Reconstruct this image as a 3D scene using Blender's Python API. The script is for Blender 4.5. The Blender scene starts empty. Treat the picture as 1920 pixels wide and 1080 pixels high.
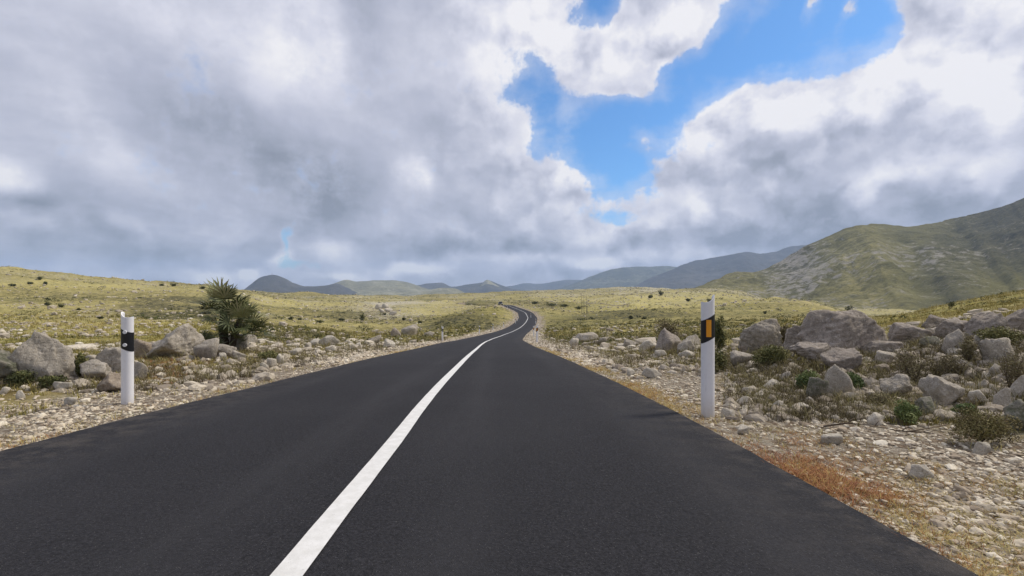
import bpy, bmesh, math, random
import numpy as np
from mathutils import Vector

S = bpy.context.scene
C = S.collection
R = math.radians
FPX, U0, V0 = 900.0, 960.0, 548.0      # focal length and horizon of a 1920x1080 frame; the eye is the world origin

# ------------------------------------------------------------------ camera
cam = bpy.data.cameras.new("camera")
cam.sensor_width = 36.0
cam.lens = FPX / 1920 * 36
cam.shift_y = 8 / 1920
cam.clip_start = 0.05
cam.clip_end = 40000
camo = bpy.data.objects.new("camera", cam)
camo.rotation_euler = (R(90), 0, 0)
C.objects.link(camo)
S.camera = camo

# ------------------------------------------------------------------ node helper
def N(nt, typ, ins=None, out=0, **attrs):
    n = nt.nodes.new(typ)
    for k, v in attrs.items():
        setattr(n, k, v)
    for k, v in (ins or {}).items():
        s = n.inputs[k]
        if isinstance(v, bpy.types.NodeSocket):
            nt.links.new(v, s)
        else:
            s.default_value = v
    return n.outputs[out] if out is not None else n

def M(nt, op, a, b=None, c=None, clamp=False):
    ins = {0: a}
    if b is not None: ins[1] = b
    if c is not None: ins[2] = c
    return N(nt, 'ShaderNodeMath', ins, operation=op, use_clamp=clamp)

def VM(nt, op, a, b=None, out=0):
    ins = {0: a}
    if b is not None: ins[1] = b
    return N(nt, 'ShaderNodeVectorMath', ins, out=out, operation=op)

def MIX(nt, f, a, b):
    n = nt.nodes.new('ShaderNodeMix'); n.data_type = 'RGBA'
    for i, v in ((0, f), (6, a), (7, b)):
        s = n.inputs[i]
        if isinstance(v, bpy.types.NodeSocket): nt.links.new(v, s)
        elif i and len(v) == 3: s.default_value = (*v, 1)
        else: s.default_value = v
    return n.outputs[2]

def SM(nt, v, lo, hi, a=0.0, b=1.0):
    return N(nt, 'ShaderNodeMapRange', {0: v, 1: lo, 2: hi, 3: a, 4: b}, interpolation_type='SMOOTHSTEP')

def NOISE(nt, vec, scale, detail=4, rough=.55, dist=0.0, out=0):
    return N(nt, 'ShaderNodeTexNoise', {'Vector': vec, 'Scale': scale, 'Detail': detail, 'Roughness': rough, 'Distortion': dist}, out=out)

# ------------------------------------------------------------------ sun and sky
SUN_EL, SUN_AZ = 50.0, 70.0            # degrees; azimuth clockwise from the road's direction
EXPOSURE = 0.0
sun = bpy.data.lights.new("sun", 'SUN')
sun.energy = 3.3
sun.angle = R(9)
sun.color = (1.0, .925, .80)
suno = bpy.data.objects.new("sun", sun)
suno.rotation_euler = (R(90 - SUN_EL), 0, R(180 - SUN_AZ))
C.objects.link(suno)
SUN_DIR = Vector((math.sin(R(SUN_AZ)) * math.cos(R(SUN_EL)), math.cos(R(SUN_AZ)) * math.cos(R(SUN_EL)), math.sin(R(SUN_EL))))
suno.rotation_euler = (-SUN_DIR).to_track_quat('-Z', 'Y').to_euler()

world = bpy.data.worlds.new("World")
S.world = world
world.use_nodes = True
wt = world.node_tree
wt.nodes.clear()

def azel(u, v):
    az = math.atan((u - U0) / FPX)
    return az, math.atan((V0 - v) / FPX * math.cos(az))

def build_sky():
    nt = wt
    d = N(nt, 'ShaderNodeTexCoord', out=None).outputs['Generated']
    sx = N(nt, 'ShaderNodeSeparateXYZ', {0: d}, out=None)
    x, y, z = sx.outputs
    az = M(nt, 'ARCTAN2', x, y)
    el = M(nt, 'ARCSINE', M(nt, 'MINIMUM', M(nt, 'MAXIMUM', z, -1.0), 1.0))
    P = N(nt, 'ShaderNodeCombineXYZ', {0: az, 1: el, 2: 0.0})
    # cloud-deck coordinates: puffs get smaller and flatter towards the horizon
    zz = M(nt, 'ADD', M(nt, 'MAXIMUM', z, 0.0), 0.16)
    q = N(nt, 'ShaderNodeCombineXYZ', {0: M(nt, 'DIVIDE', x, zz), 1: M(nt, 'DIVIDE', y, zz), 2: 0.0})
    wn = NOISE(nt, q, 1.3, 3, .55, out=1)
    warp = VM(nt, 'MULTIPLY', VM(nt, 'SUBTRACT', wn, (.5, .5, .5)), (.55, .55, 0))
    qw = VM(nt, 'ADD', q, warp)
    # the layout coordinates are pushed about too, so that no blob reads as an ellipse
    wp = NOISE(nt, P, 5.0, 5, .6, out=1)
    Pw = VM(nt, 'ADD', P, VM(nt, 'MULTIPLY', VM(nt, 'SUBTRACT', wp, (.5, .5, .5)), (.15, .10, 0)))
    def blobs(vec, lst, base):
        acc = base
        for i, (u, v, ru, rv, ang, w) in enumerate(lst):
            if i % 8 == 7:      # ties each batch to the one before it, which keeps the shader's stack short
                vec = N(nt, 'ShaderNodeVectorMath', {0: acc, 1: (1e-9, 1e-9, 1e-9), 2: vec}, operation='MULTIPLY_ADD')
            a, e = azel(u, v)
            c2 = math.cos(a) ** 2
            m = N(nt, 'ShaderNodeMapping', {'Vector': vec, 'Location': (a, e, 0), 'Rotation': (0, 0, R(-ang)),
                                           'Scale': (ru / FPX * c2, rv / FPX * math.cos(a), 1)}, vector_type='TEXTURE')
            g = M(nt, 'EXPONENT', M(nt, 'MULTIPLY', VM(nt, 'DOT_PRODUCT', m, m, out=1), -1.0))
            acc = M(nt, 'ADD', acc, M(nt, 'MULTIPLY', g, w))
        return acc
    # u, v, half widths, tilt, weight
    cover = [(1500, 30, 170, 95, 0, -1.5), (1390, 92, 115, 62, 15, -1.5), (1285, 180, 85, 52, 40, -1.3), (1165, 228, 120, 52, 15, -1.5),
             (1108, 290, 54, 68, 0, -1.5), (1170, 335, 42, 42, 0, -1.2), (1120, 12, 48, 45, 0, -1.4), (1640, 45, 60, 70, 0, -.9),
             (985, 165, 42, 34, 20, -1.0), (1022, 225, 22, 60, 0, -.9), (1165, 412, 42, 16, 10, -.8), (548, 455, 12, 45, 0, -.55),
             (560, 500, 40, 12, 0, -.5), (1330, 262, 40, 18, 0, -.45), (300, 500, 120, 20, 0, -.15), (1010, 120, 30, 14, 20, -.6),
             (1170, 115, 70, 55, 0, 1.25), (1275, 40, 62, 38, 10, 1.25), (1225, 85, 40, 30, 0, .5), (1740, 60, 60, 110, -20, .6),
             (1075, 345, 42, 28, 0, .8), (1190, 262, 38, 34, 0, .7), (1640, 195, 100, 50, 10, .6), (1420, 200, 110, 50, 0, .7), (1320, 235, 60, 45, 0, .6),
             (1528, 18, 20, 46, 30, 1.25), (1600, 30, 14, 34, 30, 1.2), (1395, 55, 22, 48, 35, .95), (1440, 20, 24, 10, 35, .4)]
    bright = [(570, 70, 100, 110, 20, .27), (930, 80, 120, 110, -15, .24), (310, 20, 160, 50, 0, .14), (1020, 70, 70, 80, 0, .20),
              (1175, 95, 75, 50, 0, .30), (1275, 30, 60, 38, 0, .34), (1850, 110, 110, 170, 0, .42), (1640, 175, 110, 55, 10, .40),
              (1430, 200, 140, 60, 0, .30), (1310, 225, 60, 50, 0, .20), (1075, 340, 42, 24, 0, .42), (775, 335, 40, 24, 30, .46),
              (1010, 300, 90, 70, 0, .12), (150, 215, 100, 40, 15, .16), (20, 325, 48, 30, 15, .38), (225, 305, 70, 36, 30, .14),
              (1640, 355, 60, 26, -35, .36), (1730, 325, 40, 24, -35, .34), (1850, 330, 40, 24, -35, .2), (1300, 385, 34, 40, 0, .26), (1225, 430, 20, 16, 0, .24), (1125, 435, 32, 22, 0, .30),
              (400, 512, 40, 15, 0, .75), (488, 512, 16, 10, 0, .7), (645, 470, 42, 30, 0, .34), (790, 503, 55, 13, 0, .5), (950, 480, 70, 12, 0, .36), (545, 487, 20, 12, 0, .4),
              (1200, 478, 60, 12, 0, .3), (1390, 300, 40, 25, 0, .12), (60, 120, 100, 60, 0, .05), (1110, 490, 44, 12, 0, .45), (640, 522, 40, 9, 0, .45), (250, 415, 40, 20, 20, .12),
              (610, 375, 110, 80, 30, -0.240), (420, 260, 160, 80, 25, -0.150), (40, 380, 80, 26, 0, -0.240), (190, 400, 100, 70, 40, -0.120),
              (1490, 320, 200, 40, -10, -.10), (1560, 410, 260, 40, -5, -0.255), (1370, 430, 150, 34, 0, -.12), (860, 468, 150, 24, 0, -0.240), (960, 415, 120, 30, 0, -.06),
              (330, 470, 150, 36, 0, -0.150), (1000, 515, 240, 12, 0, -.10), (820, 250, 60, 110, 0, -.08), (680, 20, 50, 90, 0, -0.180), (1880, 370, 90, 40, 0, -.12), (100, 470, 120, 30, 10, -.06)]
    cov = blobs(Pw, cover, .80)
    br = blobs(Pw, bright, 0.0)
    # billows: rounded puffs with creases between them, at three sizes, lit from the sun's side
    Pb = VM(nt, 'MULTIPLY', Pw, (1.0, 1.35, 0))
    Pb = VM(nt, 'ADD', Pb, VM(nt, 'MULTIPLY', VM(nt, 'SUBTRACT', NOISE(nt, P, 22, 5, .65, out=1), (.5, .5, .5)), (.045, .045, 0)))
    def billow(vec, scale, det=3.0):
        d1 = N(nt, 'ShaderNodeTexVoronoi', {'Vector': vec, 'Scale': scale, 'Detail': det, 'Roughness': .5, 'Lacunarity': 2.3, 'Smoothness': .55}, feature='SMOOTH_F1', voronoi_dimensions='2D', normalize=True)
        return M(nt, 'SUBTRACT', 1.0, d1)
    b0 = billow(Pb, 7.5)
    r0 = billow(Pb, 6.0, 2.2)
    r1 = billow(VM(nt, 'ADD', Pb, (.014, .036, 0)), 6.0, 2.2)
    n1 = NOISE(nt, qw, 1.5, 10, .6)
    n2 = NOISE(nt, VM(nt, 'ADD', qw, (.055, -.02, 0)), 1.5, 5, .55)
    n3 = NOISE(nt, P, 9.0, 9, .62)
    nf = NOISE(nt, P, 30.0, 8, .66)
    cc = M(nt, 'ADD', cov, M(nt, 'MULTIPLY', M(nt, 'SUBTRACT', b0, .62), 1.15))
    cc = M(nt, 'ADD', cc, M(nt, 'MULTIPLY', M(nt, 'SUBTRACT', n3, .5), 1.0))
    cc = M(nt, 'ADD', cc, M(nt, 'MULTIPLY', M(nt, 'SUBTRACT', nf, .5), .75))
    crisp = M(nt, 'MAXIMUM', SM(nt, az, -.25, .12, .16, 1.0), SM(nt, el, .20, .06, 0.0, .75))
    alpha = SM(nt, cc, .12, M(nt, 'MULTIPLY_ADD', crisp, -.28, .84))
    relief = M(nt, 'MULTIPLY', M(nt, 'SUBTRACT', r0, r1), 1.15)
    relief = M(nt, 'ADD', M(nt, 'MULTIPLY', relief, crisp), M(nt, 'MULTIPLY', M(nt, 'SUBTRACT', n1, n2), .32))
    br = M(nt, 'ADD', .53, M(nt, 'MULTIPLY', br, M(nt, 'MULTIPLY_ADD', SM(nt, n3, .3, .7), 1.3, .45)))
    tex = M(nt, 'MULTIPLY', M(nt, 'ADD', M(nt, 'SUBTRACT', n3, .5), M(nt, 'MULTIPLY', M(nt, 'SUBTRACT', nf, .5), .5)), .26)
    lum = M(nt, 'ADD', br, M(nt, 'ADD', relief, M(nt, 'MULTIPLY', tex, M(nt, 'MULTIPLY_ADD', crisp, .7, .3))))
    lum = M(nt, 'ADD', lum, M(nt, 'MULTIPLY', M(nt, 'SUBTRACT', NOISE(nt, qw, .8, 6, .6), .5), .16))
    thin = M(nt, 'MULTIPLY', M(nt, 'SUBTRACT', 1.0, SM(nt, cc, .35, 1.0)), .15)     # thin cloud lets more light through
    lum = M(nt, 'MINIMUM', M(nt, 'MAXIMUM', M(nt, 'ADD', lum, thin), .22), .93)
    ramp = N(nt, 'ShaderNodeValToRGB', {0: lum})
    cr = ramp.node.color_ramp
    cr.elements[0].position = .2; cr.elements[0].color = (.245, .270, .335, 1)
    cr.elements[1].position = .93; cr.elements[1].color = (.91, .90, .93, 1)
    for p, c in ((.36, (.36, .388, .478, 1)), (.5, (.482, .505, .615, 1)), (.7, (.70, .71, .81, 1))):
        e = cr.elements.new(p); e.color = c
    sky = N(nt, 'ShaderNodeTexSky', None, sky_type='NISHITA', sun_disc=False, sun_elevation=R(SUN_EL), sun_rotation=R(SUN_AZ), air_density=1.0, dust_density=.6, ozone_density=2.0)
    veil = M(nt, 'MULTIPLY', SM(nt, M(nt, 'ADD', cc, M(nt, 'MULTIPLY', M(nt, 'SUBTRACT', NOISE(nt, qw, 3.2, 8, .62), .5), 2.2)), -.65, .50), .33)
    alpha = M(nt, 'MAXIMUM', alpha, veil)
    skyc = N(nt, 'ShaderNodeMix', {0: 1.0, 6: sky, 7: (.64, 1.12, 1.52, 1)}, out=2, data_type='RGBA', blend_type='MULTIPLY')
    STR = .10
    cl = VM(nt, 'MULTIPLY', ramp, (1 / STR, 1 / STR, 1 / STR))
    col = MIX(nt, alpha, skyc, cl)
    bg = N(nt, 'ShaderNodeBackground', {0: col, 1: STR})
    o = nt.nodes.new('ShaderNodeOutputWorld')
    nt.links.new(bg, o.inputs[0])
build_sky()

S.view_settings.view_transform = 'Standard'
S.view_settings.look = 'None'
S.view_settings.exposure = EXPOSURE
S.view_settings.gamma = 1
S.render.engine = 'CYCLES'
S.cycles.max_bounces = 5
S.cycles.diffuse_bounces = 3
S.cycles.volume_bounces = 1
S.cycles.transparent_max_bounces = 8
S.cycles.use_denoising = True

# ------------------------------------------------------------------ numpy noise
def _hash(ix, iy, iz, seed):
    h = (ix.astype(np.int64) * 374761393 + iy.astype(np.int64) * 668265263 + iz.astype(np.int64) * 2147483647 + seed * 974711) & 0xffffffff
    h = ((h ^ (h >> 13)) * 1274126177) & 0xffffffff
    h = ((h ^ (h >> 16)) * 2246822519) & 0xffffffff
    return ((h ^ (h >> 15)) & 0xffffff) / float(0xffffff)

def vnoise(x, y, z=None, seed=0):
    x = np.asarray(x, float); y = np.asarray(y, float)
    z = np.zeros_like(x) if z is None else np.asarray(z, float)
    ix, iy, iz = np.floor(x), np.floor(y), np.floor(z)
    fx, fy, fz = x - ix, y - iy, z - iz
    fx, fy, fz = (t * t * t * (t * (t * 6 - 15) + 10) for t in (fx, fy, fz))
    r = 0
    for a in (0, 1):
        for b in (0, 1):
            for c in ((0, 1) if z.any() else (0,)):
                w = (fx if a else 1 - fx) * (fy if b else 1 - fy) * (fz if c else 1 - fz)
                r = r + w * _hash(ix + a, iy + b, iz + c, seed)
    return r * 2 - 1

def fbm(x, y, z=None, seed=0, octaves=4, gain=.5):
    r, a, f, t = 0, 1.0, 1.0, 0
    for i in range(octaves):
        r = r + a * vnoise(np.asarray(x) * f + i * 17.3, np.asarray(y) * f - i * 9.1, None if z is None else np.asarray(z) * f + i * 3.7, seed + i)
        t += a; a *= gain; f *= 2.03
    return r / t

def sstep(a, b, x):
    t = np.clip((np.asarray(x, float) - a) / (b - a), 0, 1)
    return t * t * (3 - 2 * t)

def hermite(xs, ys, x):
    """monotone cubic interpolation"""
    xs = np.asarray(xs, float); ys = np.asarray(ys, float)
    h = np.diff(xs); dl = np.diff(ys) / h
    m = np.zeros_like(ys); m[0], m[-1] = dl[0], dl[-1]
    for i in range(1, len(xs) - 1):
        if dl[i - 1] * dl[i] > 0:
            w1, w2 = 2 * h[i] + h[i - 1], h[i] + 2 * h[i - 1]
            m[i] = (w1 + w2) / (w1 / dl[i - 1] + w2 / dl[i])
    x = np.clip(x, xs[0], xs[-1])
    i = np.clip(np.searchsorted(xs, x) - 1, 0, len(xs) - 2)
    t = (x - xs[i]) / h[i]
    return ((1 + 2 * t) * (1 - t) ** 2 * ys[i] + t * (1 - t) ** 2 * h[i] * m[i] + t * t * (3 - 2 * t) * ys[i + 1] + t * t * (t - 1) * h[i] * m[i + 1])

# ------------------------------------------------------------------ the lie of the land (metres, below or above the eye)
RD_Y = [-30, 0, 1.7, 4.6, 10, 20, 29, 35, 56, 72, 85, 100, 120, 150, 170, 220, 240, 260, 300, 330]
RD_D = [-.3, .93, 1.005, 1.135, 1.5, 2.3, 3.0, 3.5, 4.9, 5.8, 6.3, 6.6, 6.75, 6.6, 6.3, 6.05, 6.3, 7.5, 10.5, 13]
CX_Y = [-30, 0, 1.7, 3.45, 4.6, 9.4, 17, 24, 35, 51, 71, 91, 112, 130, 149, 171, 200, 216, 240, 262, 300, 330]
CX_X = [.6, -.68, -.786, -.838, -.888, -1.05, -1.3, -1.5, -1.62, -1.0, .24, 1.9, 3.4, 4.25, 4.3, 2.6, -.4, -1.6, -5.5, -12, -26, -38]
HALF = 2.42
def road_drop(y): return hermite(RD_Y, RD_D, y)
def road_cx(y): return hermite(CX_Y, CX_X, y)
def road_frame(y):
    e = .25
    dx = (road_cx(np.asarray(y) + e) - road_cx(np.asarray(y) - e)) / (2 * e)
    return dx
def left_extra(y): return .22 * (1 - sstep(2.6, 7.0, y))     # the left lane is a little wider here
def road_dist(X, Y):
    """signed sideways distance from the centre line (right positive)"""
    Yc = np.clip(Y, -30, 330)
    dx = road_frame(Yc)
    d = (X - road_cx(Yc)) / np.sqrt(1 + dx * dx)
    return np.where(d < 0, np.minimum(d + left_extra(Yc), 0), d)

def vd(y, v): return (y, (v - V0) * y / FPX)
COLS = {
 -700: [(3, 1.2), (6, 1.2), (10, 1.2), (20, 1.3), (40, 1.0), (55, .5), (80, -3), (120, -10), (180, -18), (250, -22), (350, -18), (700, 5), (1500, 20)],
 -250: [(3, 1.28), (5, 1.38), (7.5, 1.38), (10, 1.4), (20, 1.9), (40, 2.6), (57, 2.9), (80, 1.6), (130, -3), (180, -8.5), (250, -17), (300, -18), (380, -12), (700, 5), (1500, 20)],
 0: [(3, 1.28), (5, 1.36), (7.5, 1.42), (10, 1.47), (20, 2.1), (40, 3.0), vd(58, 602), vd(80, 582), vd(130, 556), vd(180, 531), vd(230, 511), vd(270, 499), (350, -10), (600, 5), (1500, 20)],
 200: [(3, 1.26), (5, 1.34), (7.5, 1.42), (10, 1.48), (20, 2.15), (40, 3.05), vd(58, 602), vd(80, 587), vd(130, 564), vd(180, 546), vd(230, 534), vd(280, 525), (400, 0), (700, 8), (1500, 20)],
 400: [(3, 1.2), (5, 1.28), (7.5, 1.42), (10, 1.5), (14, 1.68), (20, 2.2), (40, 3.15), vd(60, 603), vd(80, 592), vd(130, 573), vd(180, 558), vd(250, 545), vd(320, 536), (450, 2), (700, 10), (1500, 20)],
 550: [(3, 1.15), (5, 1.25), (7.5, 1.4), (10, 1.55), (14, 1.8), (20, 2.22), vd(30, 632), vd(40, 621), vd(70, 613), vd(110, 600), vd(160, 588), vd(230, 574), vd(330, 560), vd(450, 549), (600, 8), (1500, 20)],
 700: [(3, 1.1), (5, 1.2), (8, 1.4), (14, 1.9), (20, 2.25), vd(30, 640), vd(45, 634), vd(60, 628), vd(90, 618), vd(130, 605), vd(200, 589), vd(300, 573), vd(420, 560), vd(550, 554), (700, 10), (1500, 20)],
 800: [(3, 1.08), (5, 1.18), (10, 1.5), (20, 2.3), (35, 3.6), vd(50, 632), vd(70, 624), vd(80, 618), vd(100, 612), (140, 8.5), vd(200, 590), vd(300, 572), vd(450, 560), vd(600, 554), (800, 10), (1500, 20)],
 850: [(3, 1.06), (5, 1.16), (10, 1.5), (20, 2.3), (35, 3.6), vd(50, 631), vd(65, 622), vd(80, 606), vd(100, 593), vd(115, 589), (145, 7.5), vd(200, 590), vd(300, 571), vd(450, 558), vd(600, 552), (800, 8), (1500, 20)],
 900: [(3, 1.06), (5, 1.16), (10, 1.5), (20, 2.3), (35, 3.5), (56, 4.95), vd(75, 615), vd(100, 596), vd(130, 583), vd(160, 577), (190, 5.8), (250, 7.5), vd(350, 565), vd(500, 556), vd(650, 549), (900, 8), (1500, 20)],
 940: [(3, 1.06), (5, 1.16), (10, 1.5), (20, 2.3), (35, 3.5), (56, 4.9), vd(85, 612), vd(110, 599), vd(150, 583), vd(190, 574.5), (225, 5.7), vd(280, 568), vd(400, 560), vd(550, 552), vd(650, 547.5), (900, 8), (1500, 20)],
 965: [(3, 1.06), (5, 1.16), (10, 1.5), (20, 2.3), (35, 3.5), (56, 4.9), (72, 5.8), (100, 6.6), (150, 6.6), (220, 6.0), vd(300, 566), vd(400, 558), vd(550, 550), vd(680, 546), (900, 8), (1500, 20)],
 1010: [(3, 1.06), (5, 1.16), (10, 1.5), (20, 2.3), (35, 3.5), (56, 4.9), (72, 5.8), (100, 6.5), vd(130, 593), vd(170, 580), vd(230, 571), vd(300, 565), vd(400, 557), vd(550, 550), vd(680, 545), (900, 8), (1500, 20)],
 1100: [(3, 1.06), (5, 1.16), (10, 1.5), (14, 1.85), (20, 2.4), vd(30, 638), vd(60, 618), vd(100, 602), vd(160, 589), vd(230, 574), vd(320, 563), vd(450, 553), vd(600, 545), vd(700, 542), (950, 5), (1500, 20)],
 1200: [(3, 1.06), (5, 1.16), (10, 1.46), (14, 1.75), (20, 2.15), vd(35, 629), vd(60, 613), vd(100, 596), vd(160, 581), vd(230, 569), vd(320, 558), vd(450, 548), vd(600, 541), vd(700, 538.5), (950, 5), (1500, 20)],
 1350: [(3, 1.08), (5, 1.15), (8, 1.26), (14, 1.7), (22, 2.25), vd(40, 622), vd(65, 606), vd(100, 591), vd(160, 575), vd(250, 560), vd(400, 548), vd(520, 543), (700, 8), (1500, 20)],
 1500: [(3, 1.09), (5, 1.16), (7, 1.1), (9, 1.05), (12, 1.2), (20, 1.8), vd(40, 611), vd(65, 598), vd(100, 586), vd(160, 572), vd(230, 563), (300, 9), (500, 16), (1500, 20)],
 1650: [(3, 1.1), (5, 1.17), (6.5, 1.15), (8, .98), (10, .95), (14, 1.15), vd(30, 605), vd(60, 597), vd(75, 595), (110, 8), (200, 12), (400, 16), (1500, 20)],
 1780: [(3, 1.1), (4, 1.15), (5.5, 1.13), (6.5, .97), (8, .76), (10, .74), (14, .88), (30, 1.15), vd(80, 572), (110, 6), (200, 12), (400, 16), (1500, 20)],
 1920: [(3, 1.1), (4, 1.12), (5, 1.02), (6, .86), (7.5, .62), (9, .5), (12, .54), (30, .42), vd(80, 547), (110, 3), (200, 10), (400, 16), (1500, 20)],
 2600: [(3, 1.05), (4, .95), (6, .6), (9, .25), (12, 0), (30, -2), (80, -8), (110, -9), (200, 0), (400, 15), (1500, 20)],
}
LG = np.linspace(math.log(3), math.log(9000), 360)
UG = np.linspace(-700, 2600, 551)
def _table():
    us = sorted(COLS)
    cols = []
    for u in us:
        k = COLS[u] + [(9000, 60)]
        cols.append(hermite([math.log(a) for a, _ in k], [b for _, b in k], LG))
    cols = np.array(cols)
    T = np.array([hermite(us, cols[:, j], UG) for j in range(len(LG))]).T
    ker = np.exp(-.5 * (np.arange(-6, 7) / 2.6) ** 2); ker /= ker.sum()
    Tp = np.pad(T, ((6, 6), (0, 0)), mode='edge')
    T = sum(ker[i] * Tp[i:i + T.shape[0]] for i in range(13))
    return T
TAB = _table()
def table_drop(X, Y):
    Ye = np.maximum(Y, 3.0)
    u = np.clip(U0 + FPX * X / Ye, UG[0], UG[-1])
    fu = (u - UG[0]) / (UG[1] - UG[0]); iu = np.clip(fu.astype(int), 0, len(UG) - 2); fu = fu - iu
    l = np.clip((np.log(Ye) - LG[0]) / (LG[1] - LG[0]), 0, len(LG) - 1.001); il = l.astype(int); fl = l - il
    d = (TAB[iu, il] * (1 - fu) * (1 - fl) + TAB[iu + 1, il] * fu * (1 - fl) + TAB[iu, il + 1] * (1 - fu) * fl + TAB[iu + 1, il + 1] * fu * fl)
    return d + .043 * np.clip(Y - Ye, -200, 0)

def ground_z(X, Y, rough=True):
    X = np.asarray(X, float); Y = np.asarray(Y, float)
    rd = np.abs(road_dist(X, Y))
    dt = table_drop(X, Y)
    dist = np.hypot(X, Y)
    if rough:
        a = sstep(2.6, 4.5, rd)
        dt = dt - a * (.05 * fbm(X * .9, Y * .9, seed=3, octaves=4) + .035 * fbm(X * 4, Y * 4, seed=9, octaves=3))
        far = sstep(12, 60, dist) * sstep(3, 9, rd)
        dt = dt - far * (.35 * fbm(X * .11, Y * .11, seed=21, octaves=3) + .22 * fbm(X * .55, Y * .55, seed=31, octaves=3, gain=.6))
        vf = sstep(70, 240, dist) * sstep(4, 14, rd)
        dt = dt - vf * (2.3 * fbm(X * .028, Y * .028, seed=41, octaves=4) + .8 * fbm(X * .1, Y * .1, seed=43, octaves=3))
        # pale terraces: steps that follow the slope
    inroad = (Y < 325)
    w = sstep(HALF + .25, HALF + 3.2, rd)
    w = np.where(inroad, w, 1.0)
    shoulder = road_drop(np.clip(Y, -30, 330)) + .012 + .05 * sstep(HALF - .3, HALF + .6, rd)
    if rough:
        shoulder = shoulder - sstep(HALF + .02, HALF + .5, rd) * .012 * fbm(X * 9, Y * 9, seed=5, octaves=3)
    d = shoulder * (1 - w) + dt * w
    return -d

def hit(u, v, ymax=1500.0, y0=1.6):
    """first ground point along the eye's ray"""
    Ys = np.exp(np.linspace(math.log(y0), math.log(ymax), 4000))
    X = (u - U0) / FPX * Ys
    z = -(v - V0) / FPX * Ys
    g = ground_z(X, Ys)
    k = np.argmax(z <= g)
    if not (z <= g).any():
        k = len(Ys) - 1
    return float(X[k]), float(Ys[k]), float(g[k])

# ------------------------------------------------------------------ mesh helpers
def np_mesh(name, verts, faces, mat=None, smooth=False, attrs=None):
    """verts (n,3); faces (m,k) array with one k"""
    verts = np.asarray(verts, np.float32); faces = np.asarray(faces, np.int32)
    me = bpy.data.meshes.new(name)
    me.vertices.add(len(verts)); me.vertices.foreach_set('co', verts.ravel())
    m, k = faces.shape
    me.loops.add(m * k); me.loops.foreach_set('vertex_index', faces.ravel())
    me.polygons.add(m); me.polygons.foreach_set('loop_start', np.arange(0, m * k, k, dtype=np.int32))
    me.polygons.foreach_set('use_smooth', np.full(m, smooth))
    for an, (typ, val) in (attrs or {}).items():
        a = me.attributes.new(an, typ, 'POINT')
        a.data.foreach_set('color' if typ == 'FLOAT_COLOR' else 'value', np.asarray(val, np.float32).ravel())
    me.update(calc_edges=True)
    if mat: me.materials.append(mat)
    return me

def link(name, me, parent=None, loc=None, **props):
    o = bpy.data.objects.new(name, me)
    C.objects.link(o)
    if parent is not None: o.parent = parent
    if loc is not None: o.location = loc
    for k, v in props.items():
        if v: o[k] = v
    return o

def empty(name, loc, rz=0, **props):
    o = bpy.data.objects.new(name, None)
    C.objects.link(o); o.location = loc; o.rotation_euler = (0, 0, rz); o.empty_display_size = .1
    for k, v in props.items():
        if v: o[k] = v
    return o

def bm_mesh(name, bm, mat=None, smooth=False):
    me = bpy.data.meshes.new(name); bm.normal_update(); bm.to_mesh(me); bm.free()
    if smooth: me.polygons.foreach_set('use_smooth', [True] * len(me.polygons))
    if mat: me.materials.append(mat)
    return me

def tube(bm, pts, rads, seg=8):
    rings = []
    for i, p in enumerate(pts):
        p = Vector(p)
        t = (Vector(pts[min(i + 1, len(pts) - 1)]) - Vector(pts[max(i - 1, 0)])).normalized()
        a = t.orthogonal().normalized(); b = t.cross(a)
        rings.append([bm.verts.new(p + (a * math.cos(2 * math.pi * k / seg) + b * math.sin(2 * math.pi * k / seg)) * rads[i]) for k in range(seg)])
    for r0, r1 in zip(rings, rings[1:]):
        for k in range(seg):
            bm.faces.new((r0[k], r0[(k + 1) % seg], r1[(k + 1) % seg], r1[k]))
    bm.faces.new(rings[0][::-1]); bm.faces.new(rings[-1])

def box(bm, x0, x1, y0, y1, z0, z1):
    v = [bm.verts.new((x, y, z)) for z in (z0, z1) for x, y in ((x0, y0), (x1, y0), (x1, y1), (x0, y1))]
    for f in ((3, 2, 1, 0), (4, 5, 6, 7), (0, 1, 5, 4), (1, 2, 6, 5), (2, 3, 7, 6), (3, 0, 4, 7)):
        bm.faces.new([v[i] for i in f])

# ------------------------------------------------------------------ materials
def new_mat(name, rough=.9, spec=.3):
    m = bpy.data.materials.new(name); m.use_nodes = True
    nt = m.node_tree; b = nt.nodes['Principled BSDF']
    b.inputs['Roughness'].default_value = rough
    b.inputs['Specular IOR Level'].default_value = spec
    return m, nt, b

def put(nt, b, col, bump=None, strength=.5, dist=.02):
    if isinstance(col, bpy.types.NodeSocket): nt.links.new(col, b.inputs['Base Color'])
    else: b.inputs['Base Color'].default_value = (*col, 1)
    if bump is not None:
        bn = N(nt, 'ShaderNodeBump', {'Height': bump, 'Strength': strength, 'Distance': dist})
        nt.links.new(bn, b.inputs['Normal'])

def objco(nt): return N(nt, 'ShaderNodeTexCoord', out=None).outputs['Object']
def attr(nt, name, out='Fac'): return N(nt, 'ShaderNodeAttribute', None, out=None, attribute_name=name).outputs[out]
def rnd(nt): return N(nt, 'ShaderNodeObjectInfo', None, out=None).outputs['Random']

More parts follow.
